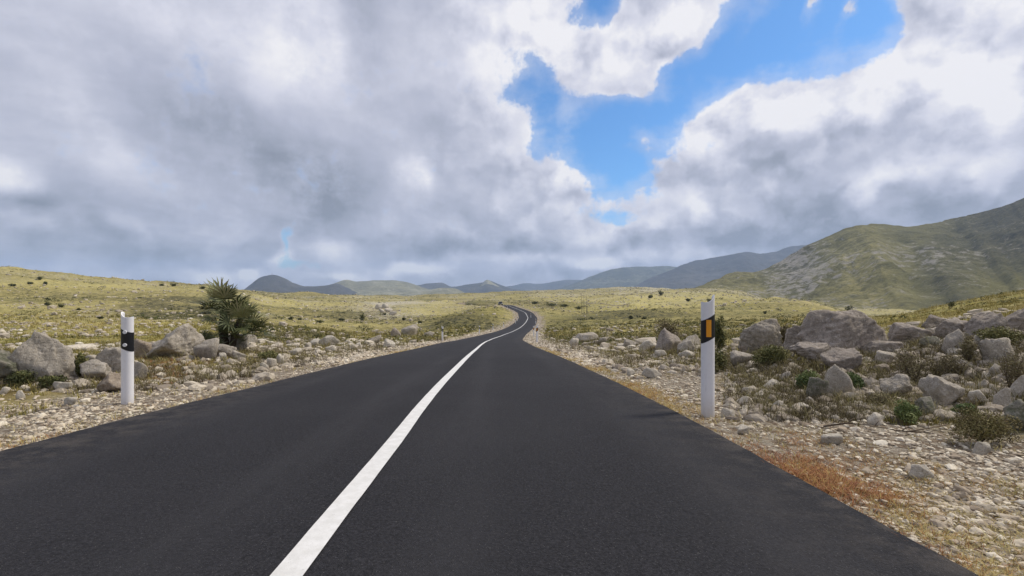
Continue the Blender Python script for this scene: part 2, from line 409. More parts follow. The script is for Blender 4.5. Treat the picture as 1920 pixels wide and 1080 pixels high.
def mat_asphalt():
    m, nt, b = new_mat('asphalt', .9, .2)
    co = objco(nt)
    fine = NOISE(nt, co, 75, 7, .8)
    v = N(nt, 'ShaderNodeTexVoronoi', {'Vector': co, 'Scale': 210.0}, out=None)
    big = NOISE(nt, co, .5, 5, .6)
    streak = NOISE(nt, VM(nt, 'MULTIPLY', co, (2.2, .12, 1)), 1.0, 4, .6)
    base = MIX(nt, SM(nt, fine, .36, .66), (.0078, .0076, .0092), (.0365, .0355, .0405))
    base = MIX(nt, M(nt, 'MULTIPLY', SM(nt, big, .35, .7), .3), base, (.041, .040, .044))
    base = MIX(nt, M(nt, 'MULTIPLY', SM(nt, streak, .45, .75), .28), base, (.022, .022, .025))
    cs = N(nt, 'ShaderNodeSeparateColor', {0: v.outputs['Color']}, out=None)
    pick = M(nt, 'GREATER_THAN', cs.outputs[0], .975)
    dot = M(nt, 'MULTIPLY', pick, M(nt, 'LESS_THAN', v.outputs['Distance'], .42))
    base = MIX(nt, M(nt, 'MULTIPLY', dot, .38), base, (.22, .21, .20))
    off = M(nt, 'ABSOLUTE', M(nt, 'SUBTRACT', M(nt, 'ABSOLUTE', M(nt, 'SUBTRACT', M(nt, 'ABSOLUTE', attr(nt, 'offset')), 1.22)), .72))
    track = M(nt, 'MULTIPLY', SM(nt, off, .34, .02), SM(nt, NOISE(nt, VM(nt, 'MULTIPLY', co, (3, .25, 1)), 1.0, 5, .65), .3, .7))
    base = MIX(nt, M(nt, 'MULTIPLY', track, .3), base, (.050, .049, .053))
    # dusty pale band along the edges
    e = attr(nt, 'edge')
    dust = M(nt, 'MULTIPLY', e, SM(nt, NOISE(nt, co, 6, 5, .7), .4, .65))
    base = MIX(nt, M(nt, 'MULTIPLY', dust, .22), base, (.20, .17, .14))
    hgt = M(nt, 'ADD', M(nt, 'MULTIPLY', fine, .5), v.outputs['Distance'])
    put(nt, b, base, hgt, .55, .006)
    return m

def mat_line():
    m, nt, b = new_mat('road_paint', .6, .4)
    co = objco(nt)
    n = NOISE(nt, co, 140, 3, .7); w = NOISE(nt, co, 14, 6, .7)
    c = MIX(nt, SM(nt, w, .3, .75), (.62, .61, .58), (.76, .75, .73))
    c = MIX(nt, M(nt, 'MULTIPLY', SM(nt, NOISE(nt, co, 60, 6, .75), .62, .7), .6), c, (.14, .135, .13))
    put(nt, b, c, n, .4, .004)
    return m

def ground_color(nt, co, gravel, soil, green, rocky, heath, straw):
    """the colours of verge, field and scrub, shared by ground and hills"""
    nb = NOISE(nt, co, .06, 6, .62); nm = NOISE(nt, co, .45, 8, .72); nf = NOISE(nt, co, 3.1, 8, .75); ns = NOISE(nt, co, 24, 5, .7)
    a = MIX(nt, SM(nt, nm, .38, .62), (.160, .142, .045), (.38, .32, .12))
    g = MIX(nt, SM(nt, nm, .36, .62), (.125, .120, .028), (.31, .265, .06))
    col = MIX(nt, green, a, g)
    nl = NOISE(nt, co, .021, 5, .6)
    pt = M(nt, 'ADD', M(nt, 'MULTIPLY', nl, .6), M(nt, 'MULTIPLY', nb, .4))
    col = MIX(nt, M(nt, 'MULTIPLY', SM(nt, pt, .50, .60), .8), col, MIX(nt, SM(nt, nm, .36, .62), (.075, .080, .028), (.165, .155, .050)))
    col = MIX(nt, M(nt, 'MULTIPLY', SM(nt, pt, .47, .38), .6), col, MIX(nt, SM(nt, nm, .38, .6), (.25, .21, .085), (.45, .385, .19)))
    col = MIX(nt, M(nt, 'MULTIPLY', SM(nt, nf, .51, .62), .85), col, (.47, .40, .19))
    col = MIX(nt, M(nt, 'MULTIPLY', SM(nt, M(nt, 'ADD', nf, M(nt, 'MULTIPLY', nb, .3)), .54, .40), .8), col, (.060, .062, .020))
    col = MIX(nt, M(nt, 'MULTIPLY', heath, SM(nt, NOISE(nt, co, .9, 8, .75), .68, .44)), col, MIX(nt, SM(nt, nf, .4, .6), (.045, .043, .022), (.105, .095, .045)))
    col = MIX(nt, M(nt, 'MULTIPLY', M(nt, 'MULTIPLY', straw, .85), SM(nt, nf, .36, .56)), col, (.50, .43, .16))
    st = M(nt, 'ADD', M(nt, 'MULTIPLY', NOISE(nt, co, 1.15, 9, .78), 1.0), M(nt, 'MULTIPLY', rocky, .22))
    stone = SM(nt, st, .58, .66)
    rockc = MIX(nt, ns, (.34, .31, .27), (.56, .52, .44))
    col = MIX(nt, M(nt, 'MULTIPLY', stone, .85), col, rockc)
    earth = MIX(nt, SM(nt, ns, .35, .65), (.110, .075, .048), (.27, .20, .135))
    grv = MIX(nt, SM(nt, NOISE(nt, co, 11, 6, .7), .42, .58), earth, (.40, .35, .275))
    col = MIX(nt, gravel, col, grv)
    col = MIX(nt, soil, col, MIX(nt, SM(nt, ns, .35, .65), (.12, .062, .040), (.27, .145, .09)))
    h = M(nt, 'ADD', M(nt, 'MULTIPLY', nm, 1.0), M(nt, 'ADD', M(nt, 'MULTIPLY', nf, .35), M(nt, 'MULTIPLY', ns, .05)))
    return col, h

def mat_ground():
    m, nt, b = new_mat('ground', .95, .15)
    co = objco(nt)
    sp = N(nt, 'ShaderNodeSeparateColor', {0: attr(nt, 'cover', 'Color')}, out=None)
    col, h = ground_color(nt, co, sp.outputs[0], sp.outputs[1], sp.outputs[2], attr(nt, 'rocky'), attr(nt, 'heath'), attr(nt, 'straw'))
    put(nt, b, col, h, 1.0, .35)
    return m

def mat_hill(name, dark, mid, light, rock, rocky, scale=1.0, bumpd=6.0, thr=(.52, .62)):
    m, nt, b = new_mat(name, .97, .1)
    co = objco(nt)
    nb = NOISE(nt, co, .007 * scale, 7, .62); nm = NOISE(nt, co, .035 * scale, 9, .7); nf = NOISE(nt, co, .16 * scale, 8, .75)
    col = MIX(nt, SM(nt, nb, .38, .62), dark, mid)
    col = MIX(nt, M(nt, 'MULTIPLY', SM(nt, nm, .48, .66), .55), col, light)
    col = MIX(nt, M(nt, 'MULTIPLY', SM(nt, nf, .50, .36), .6), col, tuple(c * .5 for c in dark))
    col = MIX(nt, M(nt, 'MULTIPLY', attr(nt, 'sunny'), SM(nt, nm, .34, .58)), col, MIX(nt, SM(nt, nf, .4, .6), (.17, .155, .05), (.31, .27, .11)))  # yellow straw scrub that also carries the sunlit zones as colour
    col = MIX(nt, SM(nt, M(nt, 'MULTIPLY', attr(nt, 'sunny'), M(nt, 'MULTIPLY_ADD', nm, 1.0, .5)), 0.0, -.8), col, MIX(nt, SM(nt, nf, .4, .6), (.050, .050, .032), (.105, .098, .060)))  # negative values put cloud shade into the scrub's colour
    rk = M(nt, 'ADD', NOISE(nt, co, .055 * scale, 10, .8), M(nt, 'MULTIPLY', attr(nt, 'rocky'), .22))
    rk = M(nt, 'ADD', rk, M(nt, 'MULTIPLY', M(nt, 'SUBTRACT', nb, .5), .35))
    col = MIX(nt, M(nt, 'MULTIPLY', SM(nt, rk, *thr), rocky), col, rock)
    put(nt, b, col, M(nt, 'ADD', nm, M(nt, 'MULTIPLY', nf, .4)), .9, bumpd)
    return m

def mat_rock(name, c0, c1, c2, moss=.0, sc=1.0):
    m, nt, b = new_mat(name, .93, .2)
    co = objco(nt); r = rnd(nt)
    co = VM(nt, 'ADD', co, N(nt, 'ShaderNodeCombineXYZ', {0: M(nt, 'MULTIPLY', r, 37.0), 1: M(nt, 'MULTIPLY', r, 91.0), 2: 0.0}))
    co = VM(nt, 'MULTIPLY', co, (sc, sc, sc))
    n1 = NOISE(nt, co, 3.2, 8, .68); n2 = NOISE(nt, co, 17, 7, .72); n3 = NOISE(nt, co, 70, 4, .7)
    col = MIX(nt, SM(nt, n1, .35, .65), c0, c1)
    col = MIX(nt, M(nt, 'MULTIPLY', SM(nt, n2, .52, .66), .7), col, c2)
    col = MIX(nt, M(nt, 'MULTIPLY', SM(nt, n2, .47, .33), .7), col, tuple(c * .42 for c in c0))
    col = MIX(nt, M(nt, 'MULTIPLY', SM(nt, n3, .44, .34), .6), col, tuple(c * .35 for c in c0))
    # layering and cracks
    lay = NOISE(nt, VM(nt, 'MULTIPLY', co, (.8, .8, 5)), 3.5, 6, .65, .6)
    vo = N(nt, 'ShaderNodeTexVoronoi', {'Vector': VM(nt, 'ADD', co, VM(nt, 'MULTIPLY', NOISE(nt, co, 4, 4, .6, out=1), (.25, .25, .25))), 'Scale': 4.2}, feature='DISTANCE_TO_EDGE')
    crack = SM(nt, vo, .0, .035)
    col = MIX(nt, M(nt, 'MULTIPLY', M(nt, 'MULTIPLY', M(nt, 'SUBTRACT', 1.0, crack), SM(nt, n1, .5, .62)), .5), col, (.055, .05, .046))
    lich = SM(nt, NOISE(nt, co, 7.5, 6, .7), .60, .68)
    col = MIX(nt, M(nt, 'MULTIPLY', lich, .45), col, (.34, .25, .12))
    if moss:
        col = MIX(nt, M(nt, 'MULTIPLY', SM(nt, NOISE(nt, co, 5, 6, .7), .46, .58), moss), col, (.06, .075, .03))
    col = N(nt, 'ShaderNodeHueSaturation', {'Color': col, 'Value': M(nt, 'MULTIPLY_ADD', r, .35, .82)})
    h = M(nt, 'ADD', M(nt, 'MULTIPLY', n2, .6), M(nt, 'ADD', M(nt, 'MULTIPLY', lay, .45), M(nt, 'ADD', M(nt, 'MULTIPLY', crack, .08), M(nt, 'MULTIPLY', n3, .3))))
    put(nt, b, col, h, .95, .045 / sc)
    return m

def mat_tint(name, stops, rough=.9, spec=.2, noise=None):
    """per-piece colour from the 'tint' attribute"""
    m, nt, b = new_mat(name, rough, spec)
    rp = N(nt, 'ShaderNodeValToRGB', {0: attr(nt, 'tint')})
    cr = rp.node.color_ramp
    cr.elements[0].position, cr.elements[0].color = stops[0][0], (*stops[0][1], 1)
    cr.elements[1].position, cr.elements[1].color = stops[-1][0], (*stops[-1][1], 1)
    for p, c in stops[1:-1]:
        cr.elements.new(p).color = (*c, 1)
    col = rp
    h = None
    if noise:
        co = objco(nt); n = NOISE(nt, co, noise, 5, .7)
        col = MIX(nt, M(nt, 'MULTIPLY', SM(nt, n, .5, .3), .6), col, tuple(c * .4 for c in stops[0][1]))
        h = n
    put(nt, b, col, h, .5, .01)
    return m

def mat_plain(name, col, rough=.6, spec=.4, noise=None, amt=.3):
    m, nt, b = new_mat(name, rough, spec)
    if noise:
        n = NOISE(nt, objco(nt), noise, 5, .65)
        put(nt, b, MIX(nt, M(nt, 'MULTIPLY', SM(nt, n, .4, .7), amt), col, tuple(c * .55 for c in col)), n, .15, .01)
    else:
        put(nt, b, col)
    return m

ASPHALT, LINE, GROUND = mat_asphalt(), mat_line(), mat_ground()
ROCKC = {'grey': ((.30, .265, .215), (.44, .39, .325), (.58, .53, .455)), 'dark': ((.23, .197, .165), (.355, .305, .26), (.51, .455, .395)),
         'pale': ((.42, .375, .305), (.54, .49, .41), (.64, .60, .52)), 'brown': ((.26, .21, .16), (.36, .295, .23), (.47, .41, .335)), 'mossy': ((.20, .185, .145), (.31, .285, .23), (.42, .39, .33))}
ROCK = {}
for kd, cs in ROCKC.items():
    ROCK[kd] = mat_rock(kd + '_limestone', *cs, moss=.55 if kd == 'mossy' else 0)
    ROCK[kd + '_small'] = mat_rock(kd + '_limestone_stone', *cs, moss=.55 if kd == 'mossy' else 0, sc=4.0)
PEBBLE = mat_tint('pebbles', [(0, (.20, .155, .115)), (.3, (.38, .31, .23)), (.6, (.58, .50, .38)), (1, (.74, .675, .55))], .9, .2, 30)
RUBBLE = mat_tint('rubble_stone', [(0, (.22, .18, .14)), (.35, (.36, .31, .245)), (.65, (.52, .455, .36)), (1, (.68, .62, .51))], .92, .2, 14)
BLADE = mat_tint('grass_blades', [(0, (.075, .095, .022)), (.3, (.175, .158, .040)), (.6, (.36, .295, .09)), (.85, (.48, .39, .17)), (1, (.57, .49, .27))], .8, .2)
BRUSH = mat_tint('dull_brush', [(0, (.075, .060, .034)), (.35, (.14, .112, .058)), (.65, (.19, .172, .065)), (1, (.29, .235, .12))], .85, .2)
REDW = mat_tint('red_stems', [(0, (.22, .085, .045)), (.4, (.34, .15, .06)), (.7, (.40, .26, .08)), (1, (.46, .38, .16))], .8, .2)
LEAF = mat_tint('scrub_leaves', [(0, (.036, .042, .016)), (.4, (.080, .088, .030)), (.7, (.14, .14, .045)), (1, (.23, .21, .085))], .75, .25)
LEAFG = mat_tint('green_leaves', [(0, (.065, .095, .03)), (.5, (.125, .165, .05)), (1, (.22, .25, .09))], .7, .3)
LEAFB = mat_tint('brown_twigs', [(0, (.10, .08, .048)), (.5, (.19, .155, .09)), (.8, (.22, .195, .09)), (1, (.33, .28, .17))], .85, .2)

# ------------------------------------------------------------------ where the land is heath (negative) or straw (positive)
def tone(X, Y):
    X = np.asarray(X, float); Y = np.asarray(Y, float)
    U = U0 + FPX * X / np.maximum(Y, 1)
    n = fbm(X * .06, Y * .06, seed=61, octaves=4, gain=.6)
    t = .95 * fbm(X * .022, Y * .013, seed=63, octaves=4, gain=.6) * sstep(25, 70, Y)
    b = lambda u, ru, y0, y1, y2, y3: np.exp(-((U - u) / ru) ** 2) * sstep(y0, y1, Y) * (1 - sstep(y2, y3, Y))
    t = t - 1.9 * b(340, 125, 60, 68, 130, 175) * sstep(-.7, .2, n)
    t = t - 1.0 * b(870, 75, 62, 80, 130, 200)
    t = t - 1.15 * b(1150, 110, 92, 110, 150, 180) * sstep(-.7, .1, n)
    t = t - .6 * b(560, 90, 24, 32, 60, 80) - .7 * b(1060, 60, 190, 215, 260, 300) - .5 * b(640, 60, 130, 150, 230, 280)
    t = t + .8 * b(1250, 130, 165, 190, 330, 420) + .8 * b(815, 55, 165, 200, 330, 420) + .6 * b(150, 150, 28, 36, 54, 60) + .5 * b(80, 160, 150, 180, 300, 360) + .5 * b(560, 80, 180, 200, 260, 300) + .25 * b(1800, 170, 14, 25, 100, 130)
    return np.clip(t, -1, 1)

# ------------------------------------------------------------------ ground sheet
def build_ground():
    th = np.concatenate([np.linspace(-180, -56, 60, endpoint=False), np.linspace(-56, 56, 1000, endpoint=False), np.linspace(56, 180, 61)])
    r = np.concatenate([[.05, .3], np.exp(np.linspace(math.log(.7), math.log(1000), 560)), np.exp(np.linspace(math.log(1060), math.log(7000), 24))])
    TH, RR = np.meshgrid(np.radians(th), r)
    X, Y = RR * np.sin(TH), RR * np.cos(TH)
    Z = ground_z(X, Y)
    rd = road_dist(X, Y); ar = np.abs(rd) - HALF
    dist = RR
    n = fbm(X * .35, Y * .35, seed=51, octaves=4)
    n2 = fbm(X * .05, Y * .05, seed=61, octaves=3)
    width = np.where(rd > 0, 2.1, 2.0) * (1 - .45 * sstep(15, 60, Y))
    gravel = 1 - sstep(width * .7, width * 1.35, ar + n * 1.1)
    gravel *= (Y < 328)
    # bare bank under the rocks
    bank = sstep(3.2, 4.5, Y) * (1 - sstep(9, 13, Y)) * sstep(.8, 2.2, ar) * (1 - sstep(5, 8, ar)) * .75 * sstep(-.5, .2, n)
    gravel = np.maximum(gravel, bank * sstep(0, 1, rd))
    def patch(u, v, ru, rv):
        px, py, _ = hit(u, v)
        k = py / FPX
        return np.exp(-(((X - px) / (ru * k)) ** 2 + ((Y - py) / (rv * py * py / FPX / 1.2)) ** 2))
    soil = patch(300, 690, 55, 45) + .5 * patch(60, 770, 60, 14) * 0
    soil = np.clip(soil * (1 + n), 0, 1) * .9
    U = U0 + FPX * X / np.maximum(Y, 1)
    green = np.zeros_like(X)
    fld = sstep(9, 14, Y) * (1 - sstep(54, 62, Y)) * (1 - sstep(380, 560, U))
    green = np.maximum(green, fld * .8)
    knoll = sstep(58, 80, Y) * (1 - sstep(140, 230, Y)) * sstep(770, 840, U) * (1 - sstep(950, 985, U)) * sstep(3, 6, ar)
    green = np.maximum(green, knoll * .95)
    rgt = sstep(60, 110, Y) * (1 - sstep(260, 420, Y)) * sstep(1010, 1050, U) * .8
    green = np.maximum(green, rgt * sstep(-.4, .4, n2))
    green = np.maximum(green, sstep(15, 30, Y) * (1 - sstep(120, 150, Y)) * sstep(1560, 1660, U) * 1.3)
    green = np.clip(green + .25 * n2, 0, 1)
    rocky = .25 * sstep(120, 350, Y) + .4 * n2
    rocky += .45 * np.exp(-((U - 720) / 70) ** 2) * sstep(120, 180, Y) * (1 - sstep(300, 380, Y))
    rocky += .15 * sstep(1380, 1480, U) * (1 - sstep(1600, 1700, U)) * sstep(120, 160, Y)
    rocky += .2 * sstep(380, 550, Y) * sstep(950, 1050, U)
    tn = tone(X, Y)
    dk = np.clip(-tn, 0, 1); sunny = np.clip(tn, 0, 1)
    rocky -= .4 * dk
    rocky -= 1.0 * knoll + .5 * fld * sstep(20, 45, Y)
    cov = np.stack([gravel, soil, green, np.ones_like(X)], -1).reshape(-1, 4)
    nr, nc = X.shape
    i = np.arange(nr - 1)[:, None] * nc + np.arange(nc - 1)[None]
    F = np.stack([i, i + 1, i + nc + 1, i + nc], -1).reshape(-1, 4)[:, ::-1]
    me = np_mesh('ground', np.stack([X, Y, Z], -1).reshape(-1, 3), F, GROUND, True, {'cover': ('FLOAT_COLOR', cov), 'rocky': ('FLOAT', rocky.ravel()), 'heath': ('FLOAT', dk.ravel()), 'straw': ('FLOAT', sunny.ravel())})
    link('ground', me, kind='structure')
build_ground()

# ------------------------------------------------------------------ road and its line
def ribbon(name, offs, lift, mat, jitter=0, thick=None, y0=-28.0, y1=322.0):
    ys = np.concatenate([np.arange(y0, 0, 1.0), np.arange(0, 12, .08), np.arange(12, 60, .3), np.arange(60, y1, .8)])
    dx = road_frame(ys); nrm = np.sqrt(1 + dx * dx)
    cx, dz = road_cx(ys), road_drop(ys)
    rows = []
    edge = []; offs_ = []
    for k, o in enumerate(offs):
        oo = np.full_like(ys, o)
        if o < -1: oo = oo - left_extra(ys)
        if k in (0, len(offs) - 1) and jitter:
            oo = oo + jitter * (fbm(ys * 1.7, ys * 0 + o * 7, seed=77, octaves=5, gain=.65))
        x = cx + oo / nrm; y = ys - oo * dx / nrm
        z = -dz + lift - .012 * np.abs(oo) / HALF * (thick is not None)
        rows.append(np.stack([x, y, z], -1)); edge.append(sstep(.86, 1.0, np.abs(oo) / HALF)); offs_.append(oo)
    if thick:
        for k in (0, -1):
            e = rows[k].copy(); e[:, 2] -= thick
            e[:, 0] += (-.03 if k == 0 else .03)
            if k == 0: rows.insert(0, e); edge.insert(0, edge[0]); offs_.insert(0, offs_[0])
            else: rows.append(e); edge.append(edge[-1]); offs_.append(offs_[-1])
    V = np.stack(rows, 1); ny, nk, _ = V.shape
    i = np.arange(ny - 1)[:, None] * nk + np.arange(nk - 1)[None]
    F = np.stack([i, i + 1, i + nk + 1, i + nk], -1).reshape(-1, 4)
    return link(name, np_mesh(name, V.reshape(-1, 3), F, mat, False, {'edge': ('FLOAT', np.stack(edge, 1).ravel()), 'offset': ('FLOAT', np.stack(offs_, 1).ravel())}), kind='structure')
ribbon('road', [-HALF, -2.2, -1.6, -.8, 0, .8, 1.6, 2.2, HALF], .014, ASPHALT, .016, .09)
ribbon('road_marking', [-.057, .057], .019, LINE, .004)

# ------------------------------------------------------------------ hills and mountains
def ridge(name, sil, yc, front, back, base, mat, seed, amp=.12, sunny=None, rows=90, cols=700, freq=1.0, rockfn=None, shape=1.3):
    """a range whose crest runs through the given sight lines at its own distance"""
    su = [a for a, _ in sil]; sv = [b for _, b in sil]
    us = np.linspace(su[0], su[-1], cols)
    if callable(yc): Yc = yc(us)
    else: Yc = np.full_like(us, yc) * (1 + .04 * fbm(us * .012, us * 0, seed=seed, octaves=3))
    crest = (V0 - hermite(su, sv, us)) / FPX * Yc
    t = np.concatenate([np.linspace(-1, 0, int(rows * .72), endpoint=False), np.linspace(0, 1, int(rows * .28))])
    T, UU = np.meshgrid(t, us, indexing='ij')
    YY = np.where(T < 0, Yc[None] + T * front, Yc[None] + T * back)
    XX = (UU - U0) / FPX * Yc[None] * (1 + (YY / Yc[None] - 1) * .85)
    prof = np.where(T < 0, (1 - np.abs(T)) ** shape, (1 - T) ** 1.5)
    ZZ = base + (crest[None] - base) * prof
    hgt = np.maximum(crest.max() - base, 1)
    L = hgt * 1.6 / freq
    rid = 1 - np.abs(fbm(XX / L, YY / L, seed=seed + 5, octaves=6, gain=.55)) * 2
    env = np.where(T < 0, np.sin(np.pi * np.clip(-T, 0, 1)) ** .6, .3) * (1 - np.abs(T)) ** .3
    ZZ = ZZ + amp * hgt * rid * env - amp * .3 * hgt * env
    ZZ = ZZ + amp * .10 * hgt * fbm(XX / L * 9, YY / L * 9, seed=seed + 9, octaves=3) * np.clip(1 - np.abs(T) * .5, 0, 1)
    rocky = np.zeros_like(XX) if rockfn is None else rockfn(UU, T, ZZ)
    nr, nc = XX.shape
    i = np.arange(nr - 1)[:, None] * nc + np.arange(nc - 1)[None]
    F = np.stack([i, i + 1, i + nc + 1, i + nc], -1).reshape(-1, 4)[:, ::-1]
    return link(name, np_mesh(name, np.stack([XX, YY, ZZ], -1).reshape(-1, 3), F, mat, True, {'rocky': ('FLOAT', rocky.ravel()), 'sunny': ('FLOAT', (np.zeros_like(XX) if sunny is None else sunny(UU, T)).ravel())}), kind='structure')

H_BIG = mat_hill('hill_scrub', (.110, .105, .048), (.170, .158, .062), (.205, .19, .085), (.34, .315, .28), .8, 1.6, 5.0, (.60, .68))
H_SHADED = mat_hill('far_shaded_tone', (.052, .050, .048), (.072, .068, .062), (.092, .088, .075), (.17, .16, .15), .4, .35, 10)  # dark scrub, with the cloud shadow over these ranges put into its colour
H_SUNLIT = mat_hill('far_sunlit_tone', (.17, .16, .095), (.25, .235, .14), (.32, .30, .20), (.40, .38, .31), .6, .45, 8)  # pale land, with the sun falling on these ranges put into its colour
H_MIX = mat_hill('far_mixed_land', (.060, .066, .050), (.095, .098, .065), (.16, .155, .10), (.24, .23, .18), .5, .3, 10)

ridge('mountains', [(380, 556), (430, 549), (455, 544), (470, 534), (490, 520), (512, 515.5), (530, 520), (552, 531), (575, 536.5), (610, 535.5), (630, 532), (650, 540), (680, 550), (730, 560)],
      3000, 1100, 900, -60, H_SHADED, 11, .07)
ridge('mountains', [(560, 556), (600, 545), (630, 530), (650, 524.5), (670, 528), (700, 526), (735, 525.5), (760, 529), (800, 541), (830, 548), (900, 560)],
      3400, 1000, 900, -60, H_SUNLIT, 12, .08)
ridge('mountains', [(700, 552), (730, 532), (752, 529.5), (780, 535), (806, 531), (828, 530.5), (848, 538), (880, 533), (905, 529), (914, 524.5), (924, 528), (960, 541), (1000, 548), (1060, 556)],
      4200, 1100, 900, -60, H_SHADED, 13, .08)
ridge('mountains', [(700, 560), (760, 551), (800, 545), (830, 540), (850, 541), (880, 552), (930, 560)], 2600, 500, 500, -60, H_SUNLIT, 14, .08)
ridge('mountains', [(880, 556), (898, 538), (914, 525), (925, 531), (940, 540), (955, 550), (980, 560)], 3950, 500, 500, -60, H_SUNLIT, 15, .06)
ridge('mountains', [(900, 556), (930, 541), (965, 535), (985, 531), (1010, 532), (1040, 528), (1070, 524.5), (1090, 525), (1130, 536), (1200, 550)], 6000, 1400, 900, -60, H_SHADED, 16, .06)
ridge('mountains', [(1010, 556), (1080, 530), (1120, 514), (1150, 505), (1185, 500.5), (1215, 501), (1250, 499.5), (1275, 502), (1310, 510), (1380, 530), (1450, 556)], 4600, 1200, 900, -60, H_MIX, 17, .10)
ridge('mountains', [(1150, 556), (1220, 522), (1255, 509), (1290, 494), (1330, 486), (1362, 481), (1400, 474.5), (1425, 477), (1450, 474), (1495, 461.5), (1530, 460), (1620, 470), (1760, 500)], 3600, 1200, 900, -60, H_SHADED, 18, .10)
big_rock = lambda U, T, Z: .35 * np.exp(-((U - 1400) / 110) ** 2) + .5 * np.exp(-((U - 1490) / 60) ** 2) * (T > -.6) + .3 * np.exp(-((U - 1540) / 80) ** 2 - ((T + .8) / .3) ** 2) + .5 * np.exp(-((U - 1720) / 110) ** 2 - ((T + .45) / .22) ** 2) + .15 * np.exp(-((U - 1890) / 60) ** 2 - ((T + .2) / .2) ** 2)
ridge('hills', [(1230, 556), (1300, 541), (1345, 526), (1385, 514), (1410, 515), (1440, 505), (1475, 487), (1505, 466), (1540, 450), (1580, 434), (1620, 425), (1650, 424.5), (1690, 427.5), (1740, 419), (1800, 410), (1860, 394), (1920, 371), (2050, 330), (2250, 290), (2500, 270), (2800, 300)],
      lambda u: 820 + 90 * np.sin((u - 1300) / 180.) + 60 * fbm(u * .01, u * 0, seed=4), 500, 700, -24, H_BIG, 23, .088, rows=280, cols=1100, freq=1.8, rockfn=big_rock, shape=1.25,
      sunny=lambda U, T: np.clip(np.exp(-((U - 1545) / 85) ** 2 - ((T + .85) / .38) ** 2) + .8 * np.exp(-((U - 1590) / 60) ** 2 - ((T + .3) / .35) ** 2) + .6 * np.exp(-((U - 1380) / 60) ** 2) - .9 * np.exp(-((U - 1930) / 170) ** 2) * sstep(-.85, -.5, T) - .6 * np.exp(-((U - 1480) / 45) ** 2) * sstep(-.7, -.4, T) - .5 * np.exp(-((U - 1680) / 60) ** 2 - ((T + .75) / .25) ** 2), -1, 1))  # sunlit zones and the cloud-shaded upper right, painted as colour

# ------------------------------------------------------------------ rocks
_ico = {}
def ico(sub):
    if sub not in _ico:
        bm = bmesh.new(); bmesh.ops.create_icosphere(bm, subdivisions=sub, radius=1)
        bm.verts.index_update()
        _ico[sub] = (np.array([v.co[:] for v in bm.verts]), np.array([[v.index for v in f.verts] for f in bm.faces]))
        bm.free()
    return _ico[sub]

def rock_shape(seed, sub=4, planes=11, sharp=16, noise=.07, taper=0., lean=0., strata=0., flat=0.):
    rs = np.random.RandomState(seed)
    d, F = ico(sub)
    n = rs.normal(size=(planes, 3)); n /= np.linalg.norm(n, axis=1)[:, None]
    ta, tt = rs.uniform(0, 6.28), rs.uniform(.1, .75)
    top = [math.cos(ta) * math.sin(tt), math.sin(ta) * math.sin(tt), math.cos(tt)]
    n = np.vstack([n, [[0, 0, -1], top]])
    k = np.concatenate([rs.uniform(.58, 1.0, planes), [.8, rs.uniform(.6, .85)]])
    dots = np.clip(d @ n.T, 0, None) / k[None]
    r = (np.sum(dots ** sharp, 1) + 1e-6) ** (-1.0 / sharp)
    r = np.minimum(r, 1.5)
    p = d * r[:, None]
    o = rs.uniform(-50, 50, 3)
    f = fbm(p[:, 0] * 1.4 + o[0], p[:, 1] * 1.4 + o[1], p[:, 2] * 1.4 + o[2], seed=seed, octaves=5, gain=.55)
    f2 = fbm(p[:, 0] * 5 + o[1], p[:, 1] * 5 + o[2], p[:, 2] * 5 + o[0], seed=seed + 3, octaves=4, gain=.6)
    p = p * (1 + noise * 2.2 * f + noise * .55 * f2)[:, None]
    if strata:
        ang = rs.uniform(-.5, .5)
        s = p[:, 2] * math.cos(ang) + p[:, 0] * math.sin(ang)
        w = np.abs(((s * 4.5 + .5 * f) % 1.0) - .5) * 2
        p[:, :2] *= (1 - strata * sstep(.55, 1.0, w))[:, None]
    p -= p.min(0); p /= p.max(0)
    p[:, :2] -= .5
    if flat:
        p[:, 2] = np.minimum(p[:, 2], 1 - flat + flat * .4 * p[:, 2])
        p[:, 2] /= p[:, 2].max()
    p[:, 0] *= 1 - taper * p[:, 2]; p[:, 1] *= 1 - taper * p[:, 2]
    p[:, 0] += lean * p[:, 2]
    w = p[:, 0].max() - p[:, 0].min(); p[:, 0] = (p[:, 0] - p[:, 0].min()) / w - .5
    return p, F

